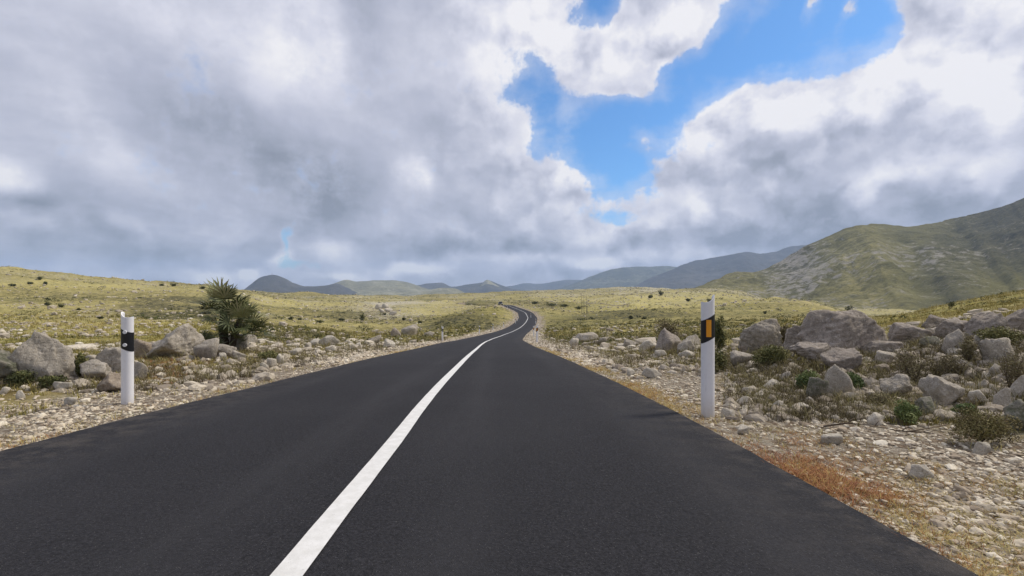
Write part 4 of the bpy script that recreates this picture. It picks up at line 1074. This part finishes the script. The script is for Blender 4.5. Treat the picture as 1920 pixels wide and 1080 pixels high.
FAR_SHRUBS = [(66, 519, 77, 526, 'dark round bush high on the left hill, rightmost of its top pair'), (48, 529, 58, 535, 'dark bush on the left hill just below the top pair'), (14, 532, 26, 538, 'dark low bush on left hill near the photo edge'),
 (80, 528, 87, 535, 'small dark bush beside the pair on left hill'), (80, 567, 92, 575, 'dark bush midway down the left hill, leftmost of two'), (106, 571, 117, 577, 'dark bush midway down the left hill, right of its twin'),
 (85, 559, 92, 564, 'tiny dark bush above the two midway bushes'), (141, 578, 150, 583, 'dark bush low on left hill above the field edge'), (176, 594, 190, 600, 'dark bush standing on the far edge of left field'),
 (318, 531, 328, 538, 'dark bush on left skyline near pale wall'), (298, 532, 306, 537, 'small dark tree dot on left skyline'), (372, 537, 383, 543, 'dark bush on the skyline left of the palm'),
 (538, 593, 549, 601, 'dark bush beyond the palm, left of a pair in the valley'), (556, 595, 566, 601, 'dark bush beyond the palm, right of a pair in the valley'), (588, 600, 606, 607, 'long dark bush on the valley edge beyond the palm'),
 (670, 588, 684, 603, 'dark shrub beside the stone terraces'), (630, 597, 646, 604, 'dark bush below the stone terraces'), (752, 595, 760, 602, 'dark bush right of the pale outcrop'), (783, 601, 791, 607, 'small dark bush on the knoll edge'),
 (716, 586, 724, 592, 'tiny dark bush in front of pale outcrop'), (660, 604, 700, 622, 'wide purplish shrub patch above the grey boulder pair'),
 (996, 563, 1010, 571, 'black green bush on the slope right of far bend'), (1022, 569, 1046, 576, 'long dark bush right of the far bend'), (1048, 570, 1068, 577, 'dark bush left of the power poles'), (1079, 573, 1091, 582, 'dark bush touching the power poles'),
 (1233, 543, 1247, 556, 'tall dark bush on the right plain near skyline'), (1214, 553, 1226, 560, 'low dark bush left of the tall skyline bush'), (1286, 560, 1296, 566, 'small dark bush on right plain'), (1178, 592, 1190, 600, 'dark bush on the right plain beyond the verge'),
 (1202, 594, 1213, 600, 'dark low bush right of another on the plain'), (1586, 572, 1604, 590, 'dark bush on the foot of right hill'), (1432, 583, 1440, 590, 'small dark bush above pointed boulder'), (1326, 560, 1338, 568, 'small dark bush right beside right post top'), (1780, 563, 1796, 582, 'dark bush on the bright green slope before right hill')]
def leaf_thing(name, box_, mat, tint, label, leafpx, group, n=420, rooted=True):
    u0, v0, u1, v1 = box_
    x, y, z = hit((u0 + u1) / 2, v1 - 1)
    k = y / FPX
    w, h = (u1 - u0) * k, (v1 - v0) * k
    m = 16
    c = rng.normal(size=(m, 3)); c /= np.linalg.norm(c, axis=1)[:, None]
    c *= rng.uniform(.2, .75, m)[:, None]
    cen = np.stack([c[:, 0] * w * .5, c[:, 1] * w * .4, h * (.36 if w > 1.2 * h else .44) + c[:, 2] * h * (.40 if w > 1.2 * h else .46)], -1)
    rad = np.stack([np.full(m, w * .24), np.full(m, w * .24), np.full(m, h * .26)], -1)
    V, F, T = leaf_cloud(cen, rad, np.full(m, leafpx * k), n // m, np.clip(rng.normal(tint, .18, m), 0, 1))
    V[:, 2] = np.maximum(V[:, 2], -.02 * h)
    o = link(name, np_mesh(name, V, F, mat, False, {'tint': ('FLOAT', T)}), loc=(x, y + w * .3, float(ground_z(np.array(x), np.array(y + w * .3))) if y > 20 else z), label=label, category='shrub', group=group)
    if rooted:
        bm = bmesh.new()
        for q in range(9):
            a = rng.uniform(0, 6.28); e = Vector((math.cos(a) * w * .4, math.sin(a) * w * .3, h * rng.uniform(.4, .8)))
            tube(bm, [(0, 0, -.05 * h), e * .5 + Vector((0, 0, .08 * h)), e], [.006, .004, .0015], 5)
        link('stem', bm_mesh('stem', bm, TWIG, True), o)
    return o
TWIG = mat_plain('twig_bark', (.13, .10, .07), .9, .2, 20, .5)
for b in SHRUBS:
    leaf_thing('shrub', b[:4], b[4], b[5], b[6], 2.4 if b[4] is not LEAFB else 2.0, 'shrubs among the roadside rocks', (1700 if b[4] is LEAFB else 2600) if b[2] - b[0] < 90 else 6500)
for b in FAR_SHRUBS:
    leaf_thing('shrub', b[:4], LEAF, .28, b[4], 1.3, 'dark bushes dotted over the slopes', 260, False)

# ------------------------------------------------------------------ fan palms
PALM = mat_tint('palm_leaves', [(0, (.05, .062, .024)), (.45, (.115, .132, .05)), (.8, (.21, .22, .10)), (1, (.30, .28, .16))], .6, .35)
BARK = mat_plain('palm_bark', (.075, .058, .042), .95, .1, 25, .7)
prng = np.random.RandomState(5)
def fan_leaves(heads, nfr, stem, blade, mat, spread=(0, 1.75), tint=.4):
    V, F, T = [], [], []
    def quad(a, b, c, d, t):
        i = len(V); V.extend([a, b, c, d]); F.append((i, i + 1, i + 2, i + 3)); T.extend([t] * 4)
    for hc in heads:
        hc = Vector(hc)
        for f in range(nfr):
            pol = spread[0] + (spread[1] - spread[0]) * ((f + .5) / nfr) ** 1.0 + prng.normal(0, .08)
            a = f * 2.39996 + prng.normal(0, .2)
            d = Vector((math.sin(pol) * math.cos(a), math.sin(pol) * math.sin(a), math.cos(pol)))
            L = stem * prng.uniform(.75, 1.2)
            tip = hc + d * L + Vector((0, 0, -.12 * L * math.sin(pol)))
            side = d.cross(Vector((0, 0, 1)))
            side = side.normalized() if side.length > .05 else Vector((1, 0, 0))
            up = side.cross(d).normalized()
            w = .006 if stem > .2 else .004
            t0 = min(max(tint + prng.normal(0, .3) - .25 * (pol > 1.35), 0), 1)
            quad(hc - side * w, hc + side * w, tip + side * w, tip - side * w, t0)
            nb = 11
            tw = prng.normal(0, .25); s2 = (side * math.cos(tw) + up * math.sin(tw)); u2 = d.cross(s2)
            B = blade * prng.uniform(.8, 1.15)
            for b in range(nb):
                an = (b / (nb - 1) - .5) * 3.5
                bl = B * (1 - .30 * abs(an) / 1.75) * prng.uniform(.9, 1.05)
                dr = (d * math.cos(an) + s2 * math.sin(an) + u2 * (-.10 - .14 * abs(an))).normalized()
                q = dr.cross(u2).normalized() * (B * .046)
                mid = tip + dr * bl * .55
                end = tip + dr * bl + Vector((0, 0, -bl * .10))
                t = min(max(t0 + prng.normal(0, .07), 0), 1)
                quad(tip - q * .3, tip + q * .3, mid + q, mid - q, t)
                quad(mid - q, mid + q, end + q * .12, end - q * .12, min(t + .05, 1))
    return np.array([v[:] for v in V]), np.array(F), np.array(T)

def trunk_mesh(paths):
    bm = bmesh.new()
    for pts, r0 in paths:
        fine = []
        for i in range(len(pts) - 1):
            for s in range(6):
                fine.append(Vector(pts[i]).lerp(Vector(pts[i + 1]), s / 6))
        fine.append(Vector(pts[-1]))
        tube(bm, fine, [r0 * (1 - .15 * i / len(fine)) * (1.12 if i % 2 else .92) for i in range(len(fine))], 12)
    return bm_mesh('trunk', bm, BARK)

def build_palms():
    y = 13.0; x = (423 - U0) / FPX * y; z = float(ground_z(np.array(x), np.array(y))) - .03
    k = y / FPX
    base_v = V0 - z / k
    def L(u, v, dy=0.0): return Vector(((u - 423) * k, dy, (base_v - v) * k))
    root = empty('fan_palm', (x, y, z), label='dark green multi headed fan palm on the left verge, largest palm', category='palm')
    h1, h2, h3, h4 = L(421, 581), L(457, 606, -.2), L(446, 590, .25), L(464, 622, .1)
    link('trunk', trunk_mesh([([(0, 0, -.05), L(418, 618), h1], .115), ([(.12, -.05, -.05), L(445, 630, -.1), h2], .075), ([(.1, .1, -.05), L(432, 622, .2), h3], .08)]), root)
    V1, F1, T1 = fan_leaves([h1], 30, .46, .46, PALM, (.3, 1.9), .50)
    V2, F2, T2 = fan_leaves([h2, L(439, 600, -.1)], 12, .36, .42, PALM, (.2, 2.1), .54)
    V3, F3, T3 = fan_leaves([h3, h4], 10, .34, .40, PALM, (.3, 2.1), .5)
    V4, F4, T4 = fan_leaves([L(407, 590, -.05), L(434, 628, -.3), L(452, 632, -.25), L(470, 630, .1)], 8, .26, .36, PALM, (.4, 2.1), .42)
    V = np.vstack([V1, V2, V3, V4]); F = np.vstack([F1, F2 + len(V1), F3 + len(V1) + len(V2), F4 + len(V1) + len(V2) + len(V3)])
    link('crown', np_mesh('crown', V, F, PALM, False, {'tint': ('FLOAT', np.concatenate([T1, T2, T3, T4]))}), root)
    for (u, vb, hgt, lab) in ((386, 641, 26, 'small spiky young fan palm left of the big palm'), (402, 652, 30, 'young fan palm sprouting at the big palm foot')):
        yy = 12.5; xx = (u - U0) / FPX * yy; z2 = float(ground_z(np.array(xx), np.array(yy))); kk = yy / FPX
        r = empty('fan_palm', (xx, yy, z2), label=lab, category='palm')
        hh = max((V0 - z2 / kk - vb) * kk, .04)
        link('trunk', trunk_mesh([([(0, 0, -.05), (0, 0, hh * .5), (0, 0, hh)], .04)]), r)
        V, F, T = fan_leaves([(0, 0, hh)], 12, .13, hgt * kk * .75, PALM, (.05, 1.2), .55)
        link('crown', np_mesh('crown', V, F, PALM, False, {'tint': ('FLOAT', T)}), r)
build_palms()

# ------------------------------------------------------------------ marker posts
def mat_post():
    m, nt, b = new_mat('white_plastic', .5, .4)
    co = objco(nt); z = N(nt, 'ShaderNodeSeparateXYZ', {0: co}, out=None).outputs[2]
    n = NOISE(nt, co, 22, 6, .7)
    c = MIX(nt, M(nt, 'MULTIPLY', SM(nt, n, .5, .72), .25), (.75, .745, .765), (.50, .48, .45))
    low = M(nt, 'MULTIPLY', SM(nt, M(nt, 'ADD', z, M(nt, 'MULTIPLY', n, .22)), .34, .06), .55)
    c = MIX(nt, low, c, (.40, .34, .26))
    sc = SM(nt, NOISE(nt, VM(nt, 'MULTIPLY', co, (40, 40, 3)), 1.0, 4, .6), .66, .72)
    put(nt, b, MIX(nt, M(nt, 'MULTIPLY', sc, .35), c, (.42, .41, .41)), n, .12, .01)
    return m
WHITE = mat_post()
BLACK = mat_plain('black_band', (.010, .010, .012), .4, .4)
AMBER = mat_plain('amber_reflector', (.80, .32, .012), .3, .5, 120, .15)
SILVER = mat_plain('white_reflector', (.72, .73, .76), .25, .6, 120, .2)
def post_mesh(name, z0, z1, slope, mat, grow=0., cap=False, h=1.1):
    """bowed shell: outer and inner skins, lower on the road side; slope per metre sideways"""
    seg = 20
    outer, inner = [], []
    for i in range(seg + 1):
        a = R(-118 + 236 * i / seg)
        w, d = .062 + grow, .052 + grow
        outer.append((w * math.sin(a) / math.sin(R(90)), -d * math.cos(a)))
        inner.append(((w - .011 - grow) * math.sin(a), -(d - .011 - grow) * math.cos(a)))
    zb = (lambda x: z0) if not grow else (lambda x: z0 + slope * x)
    zt = lambda x: z1 + slope * x + (8.0 * x * x if cap else 0)
    bm = bmesh.new()
    ob = [bm.verts.new((x, y, zb(x))) for x, y in outer]; ot = [bm.verts.new((x, y, zt(x))) for x, y in outer]
    ib = [bm.verts.new((x, y, zb(x))) for x, y in inner]; it = [bm.verts.new((x, y, zt(x))) for x, y in inner]
    for i in range(seg):
        bm.faces.new((ob[i], ob[i + 1], ot[i + 1], ot[i]))
        bm.faces.new((ib[i + 1], ib[i], it[i], it[i + 1]))
        bm.faces.new((ot[i], ot[i + 1], it[i + 1], it[i]))
        bm.faces.new((ob[i + 1], ob[i], ib[i], ib[i + 1]))
    bm.faces.new((ob[0], ot[0], it[0], ib[0])); bm.faces.new((ot[-1], ob[-1], ib[-1], it[-1]))
    return bm_mesh(name, bm, mat, False)

def front_y(x, grow=.006):
    w, d = .062 + grow, .052 + grow
    return -d * math.sqrt(max(0, 1 - (x / w) ** 2))

def make_post(side, label, grp):
    sl = .55 if side > 0 else -.45
    root = empty('marker_post', (0, 0, 0), label=label, category='marker post', group=grp)
    link('body', post_mesh('body', -.1, 1.07, sl, WHITE, cap=True), root)
    link('band', post_mesh('band', .705, .92, sl, BLACK, grow=.002), root)
    if side > 0:
        bm = bmesh.new()
        xs = [-.033 + .044 * i / 4 for i in range(5)]
        fr = [[bm.verts.new((x, front_y(x, .006), z)) for x in xs] for z in (.735, .895)]
        bk = [[bm.verts.new((x, front_y(x, .001), z)) for x in xs] for z in (.735, .895)]
        for i in range(4):
            bm.faces.new((fr[0][i], fr[0][i + 1], fr[1][i + 1], fr[1][i]))
            bm.faces.new((fr[1][i], fr[1][i + 1], bk[1][i + 1], bk[1][i])); bm.faces.new((bk[0][i], bk[0][i + 1], fr[0][i + 1], fr[0][i]))
        bm.faces.new((bk[0][0], fr[0][0], fr[1][0], bk[1][0])); bm.faces.new((fr[0][-1], bk[0][-1], bk[1][-1], fr[1][-1]))
        link('reflector', bm_mesh('reflector', bm, AMBER), root)
    else:
        for zc in (.90, .755):
            bm = bmesh.new()
            xc = .012; ring = []
            a = math.asin(xc / .064); nx, ny = math.sin(a), -math.cos(a)
            tx, ty = math.cos(a), math.sin(a)
            c = Vector((xc, front_y(xc, .003), zc))
            f0 = [bm.verts.new(c + Vector((tx, ty, 0)) * .0215 * math.cos(t) + Vector((0, 0, 1)) * .0215 * math.sin(t) - Vector((nx, ny, 0)) * .004) for t in np.linspace(0, 2 * math.pi, 24, endpoint=False)]
            f1 = [bm.verts.new(c + Vector((tx, ty, 0)) * .019 * math.cos(t) + Vector((0, 0, 1)) * .019 * math.sin(t) + Vector((nx, ny, 0)) * .005) for t in np.linspace(0, 2 * math.pi, 24, endpoint=False)]
            for i in range(24):
                bm.faces.new((f0[i], f0[(i + 1) % 24], f1[(i + 1) % 24], f1[i]))
            bm.faces.new(f1)
            link('reflector', bm_mesh('reflector', bm, SILVER), root)
    return root

def copy_tree(o):
    c = o.copy(); C.objects.link(c)
    for ch in list(o.children):
        d = ch.copy(); C.objects.link(d); d.parent = c
    return c

GP = 'white marker posts along the road'
PL = make_post(-1, 'white marker post with black band and two round white reflectors, nearest on left verge', GP)
PR = make_post(1, 'white marker post with black band and orange reflector, nearest on right verge', GP)
def put_post(o, u, v, Y, rz=0):
    x = (u - U0) / FPX * Y
    o.location = (x, Y, -(v - V0) / FPX * Y); o.rotation_euler = (0, 0, rz)
put_post(PL, 239, 771, 5.44, R(0)); put_post(PR, 1327, 776, 4.56, R(0))
LFAR = [(829.5, 640, 35, 'white banded post on left verge, second from the camera'), (899, 628.5, 56, 'white post on left verge below the knoll, third from the camera'), (924.3, 621.5, 73, 'white post on left verge below the knoll, fourth from the camera'),
        (944.5, 614.2, 85, 'white post on left verge just before the far bend, fifth from the camera'), (966.5, 602, 102, 'short looking post half hidden inside the left of far bend'), (970.4, 595.8, 112, 'white post on the inside of the far left bend'),
        (963.5, 586.8, 150, 'tiny white post past the bend, lower of two on left'), (951.5, 580, 175, 'tiny white post past the bend, upper of two on left'), (943.5, 576, 200, 'tiny white post below the dark vehicle on left')]
RFAR = [(1007, 638.5, 29, 'white banded post on right verge at the inside of the first bend'), (1000.8, 626, 48, 'white post on right verge left behind the banded one'), (1008.5, 603.5, 73, 'white post outside the far right bend, lower'),
        (1004.5, 592, 100, 'tiny white post outside the far right bend, upper'), (995.3, 585, 127, 'tiny white post right of the far road, lower'), (981.5, 579.3, 200, 'tiny white post right of the far road, uppermost')]
for src, lst in ((PL, LFAR), (PR, RFAR)):
    for (u, v, Y, lab) in lst:
        c = copy_tree(src); c['label'] = lab
        x = (u - U0) / FPX * Y
        c.location = (x, Y, float(ground_z(np.array(x), np.array(float(Y)))) + .0)

# ------------------------------------------------------------------ power poles, mast, vehicle, walls, branches
WOOD = mat_plain('weathered_wood', (.12, .10, .08), .9, .2, 6, .5)
CONC = mat_plain('grey_concrete', (.20, .19, .17), .9, .2, 6, .4)
STEEL = mat_plain('grey_steel', (.25, .26, .28), .5, .5, 8, .3)
def build_poles():
    x, y, z = hit(1095.5, 588.5)
    k = y / FPX
    root = empty('power_line_support', (x, y, z), label='tall wooden triple pole power line support on right plain', category='power pole')
    for px, top, dy in ((-4.6, 36, 0), (0, 34, .5), (4.4, 36, 0)):
        bm = bmesh.new(); tube(bm, [(px * k, dy, -.4), (px * k - .3 * k, dy, top * .5 * k), (px * k - .6 * k, dy, top * k)], [.62 * k * .5, .5 * k * .5, .36 * k * .5], 10)
        link('pole', bm_mesh('pole', bm, WOOD, True), root)
    for px in (-4.3, 5.4):
        bm = bmesh.new(); w = .55 * k; box(bm, px * k - w, px * k + w * .6, -.9 * k, -.35 * k, -.4, 14.5 * k)
        link('stub', bm_mesh('stub', bm, CONC), root)
    bm = bmesh.new(); box(bm, -5.4 * k, 6.4 * k, -1.2 * k, -.92 * k, 13.6 * k, 14.6 * k)
    link('crossbar', bm_mesh('crossbar', bm, WOOD), root)
    for px, top, dy in ((-4.6, 36, 0), (0, 34, .5), (4.4, 36, 0)):
        bm = bmesh.new(); tube(bm, [(px * k - .6 * k, dy, (top - .05) * k), (px * k - .6 * k, dy, (top + .7) * k), (px * k - .6 * k, dy, (top + 1.2) * k)], [.16 * k, .24 * k, .1 * k], 8)
        link('insulator', bm_mesh('insulator', bm, STEEL, True), root)
build_poles()

def build_mast():
    Y = 3000.0; k = Y / FPX
    root = empty('radio_mast', ((510 - U0) * k, Y, (V0 - 517) * k), label='tiny radio mast on the dark pointed peak', category='mast')
    bm = bmesh.new()
    for a in range(3):
        c, s = math.cos(a * 2.094), math.sin(a * 2.094)
        tube(bm, [(c * 1.6, s * 1.6, -3), (c * .5, s * .5, 17)], [.5, .35], 6)
    for h in range(8):
        for a in range(3):
            r = 1.6 - 1.1 * h / 8
            p = [(math.cos(q * 2.094) * r, math.sin(q * 2.094) * r, h * 2.0) for q in (a, a + 1)]
            tube(bm, p, [.2, .2], 5)
    link('lattice', bm_mesh('lattice', bm, STEEL), root)
    bm = bmesh.new(); tube(bm, [(0, 0, 17), (0, 0, 24)], [.4, .2], 6)
    link('antenna', bm_mesh('antenna', bm, STEEL), root)
build_mast()

def build_car():
    Y = 232.0
    cx = float(road_cx(np.array(Y))) - 1.25
    root = empty('car', (cx - .4, Y, -float(road_drop(np.array(Y))) + .016), R(8), label='dark vehicle coming over the crest at the far end of road', category='car')
    paint = mat_plain('dark_car_paint', (.02, .021, .025), .3, .5)
    glass = mat_plain('dark_glass', (.015, .018, .022), .08, .6)
    rub = mat_plain('tyre_rubber', (.02, .02, .02), .9, .2)
    lamp = mat_plain('headlamp_lens', (.6, .6, .6), .2, .6)
    prof = [(-2.2, .35), (-2.25, .75), (-1.3, .98), (-.6, 1.55), (1.3, 1.62), (2.1, 1.05), (2.2, .4)]
    bm = bmesh.new()
    L = [bm.verts.new((-.86 + (.14 if z > 1.2 else 0), y, z)) for y, z in prof]; Rr = [bm.verts.new((.86 - (.14 if z > 1.2 else 0), y, z)) for y, z in prof]
    bm.faces.new(L); bm.faces.new(Rr[::-1])
    for i in range(len(prof)):
        j = (i + 1) % len(prof)
        bm.faces.new((L[i], Rr[i], Rr[j], L[j]))
    bmesh.ops.recalc_face_normals(bm, faces=bm.faces)
    bmesh.ops.bevel(bm, geom=bm.edges[:], offset=.07, segments=3, affect='EDGES')
    link('body', bm_mesh('body', bm, paint, True), root)
    bm = bmesh.new()
    v = [bm.verts.new(p) for p in ((-.74, -1.30, 1.03), (.74, -1.30, 1.03), (.62, -.68, 1.52), (-.62, -.68, 1.52))]
    bm.faces.new(v); bmesh.ops.solidify(bm, geom=bm.faces[:], thickness=.02)
    link('windscreen', bm_mesh('windscreen', bm, glass), root)
    for sx in (-1, 1):
        for wy in (-1.35, 1.35):
            bm = bmesh.new(); tube(bm, [(sx * .68, wy, .33), (sx * .74, wy, .33), (sx * .86, wy, .33), (sx * .9, wy, .33)], [.31, .33, .33, .3], 20)
            link('wheel', bm_mesh('wheel', bm, rub, True), root)
        bm = bmesh.new(); bmesh.ops.create_uvsphere(bm, u_segments=12, v_segments=8, radius=.5)
        for q in bm.verts: q.co = Vector((q.co.x * .34 + sx * .6, q.co.y * .12 - 2.22, q.co.z * .18 + .7))
        link('headlight', bm_mesh('headlight', bm, lamp, True), root)
build_car()

def build_walls():
    rowsv = [(690, 752, 581, 579), (684, 748, 586.5, 585), (682, 745, 592.5, 590.5), (684, 740, 598, 596), (645, 690, 602.5, 601.5), (1075, 1180, 573.5, 570.5)]
    names = ['uppermost of the low terrace walls on the left hillside', 'second terrace wall from the top on the left hillside', 'third terrace wall from the top on the left hillside', 'lowest terrace wall in the stack on the left hillside',
             'short pale terrace wall left below the stack of terraces', 'long pale drystone wall across right plain behind the power poles']
    lo = [rock_shape(700 + k, 1, planes=7, sharp=10, noise=.05) for k in range(6)]
    for (ua, ub, va, vb), lab in zip(rowsv, names):
        n = int((ub - ua) * 2.2)
        us = np.linspace(ua, ub, n) + rng.normal(0, .2, n)
        ya = hit((ua + ub) / 2, (va + vb) / 2)[1]
        P = []
        for u in us:
            f = (u - ua) / (ub - ua)
            Y = ya * (1 + .03 * math.sin(f * 5)) + rng.normal(0, .15)
            X = (u - U0) / FPX * Y
            P.append((X, Y, float(ground_z(np.array(X), np.array(Y)))))
        P = np.array(P); k = ya / FPX
        P = np.vstack([P, P + np.array([0, .1, .55 * k])])
        m = len(P)
        s = k * rng.uniform(.7, 1.3, (m, 3)) * np.array([1.0, 1.0, .75])
        instances_mesh('terrace_wall', lo, P, s, rng.uniform(0, 6, m), rng.normal(0, .15, m), rng.randint(0, 6, m), np.clip(rng.normal(.55, .15, m), 0, 1), PEBBLE, label=lab, category='stone wall', group='low drystone walls')
build_walls()

def build_branches():
    for pts, r, lab in (([(1545, 806), (1590, 800), (1640, 806), (1690, 815), (1745, 818)], .009, 'long thin dry branch lying across the right gravel'),
                        ([(1535, 757), (1560, 752), (1600, 747)], .009, 'short dry branch lying before the triangular boulder'),
                        ([(1700, 817), (1740, 810), (1775, 803)], .006, 'thin bare twig right of the long dry branch')):
        P = [Vector(hit(u, v)) + Vector((0, 0, .03)) for u, v in pts]
        o = P[0].copy()
        bm = bmesh.new(); tube(bm, [p - o for p in P], [r * (1 - .15 * i) for i in range(len(P))], 8)
        for p, q in zip(P[1:-1], P[2:]):
            t = (q - p) * .6 + Vector((0, rng.uniform(.05, .18), rng.uniform(.01, .05)))
            tube(bm, [p - o, p - o + t * .5 + Vector((0, 0, .01)), p - o + t], [r * .5, r * .4, r * .2], 6)
        link('branch', bm_mesh('branch', bm, TWIG, True), loc=o, label=lab, category='branch')
build_branches()

# ------------------------------------------------------------------ air
def build_haze():
    m = bpy.data.materials.new('haze'); m.use_nodes = True
    nt = m.node_tree; nt.nodes.clear()
    o = nt.nodes.new('ShaderNodeOutputMaterial'); v = nt.nodes.new('ShaderNodeVolumePrincipled')
    v.inputs['Color'].default_value = (.50, .68, 1.0, 1); v.inputs['Density'].default_value = 1.25e-4
    v.inputs['Anisotropy'].default_value = .2
    nt.links.new(v.outputs[0], o.inputs['Volume'])
    bm = bmesh.new(); box(bm, -7050, 7050, -7050, 7050, -120, 420)
    link('haze', bm_mesh('haze', bm, m), kind='stuff')
build_haze()
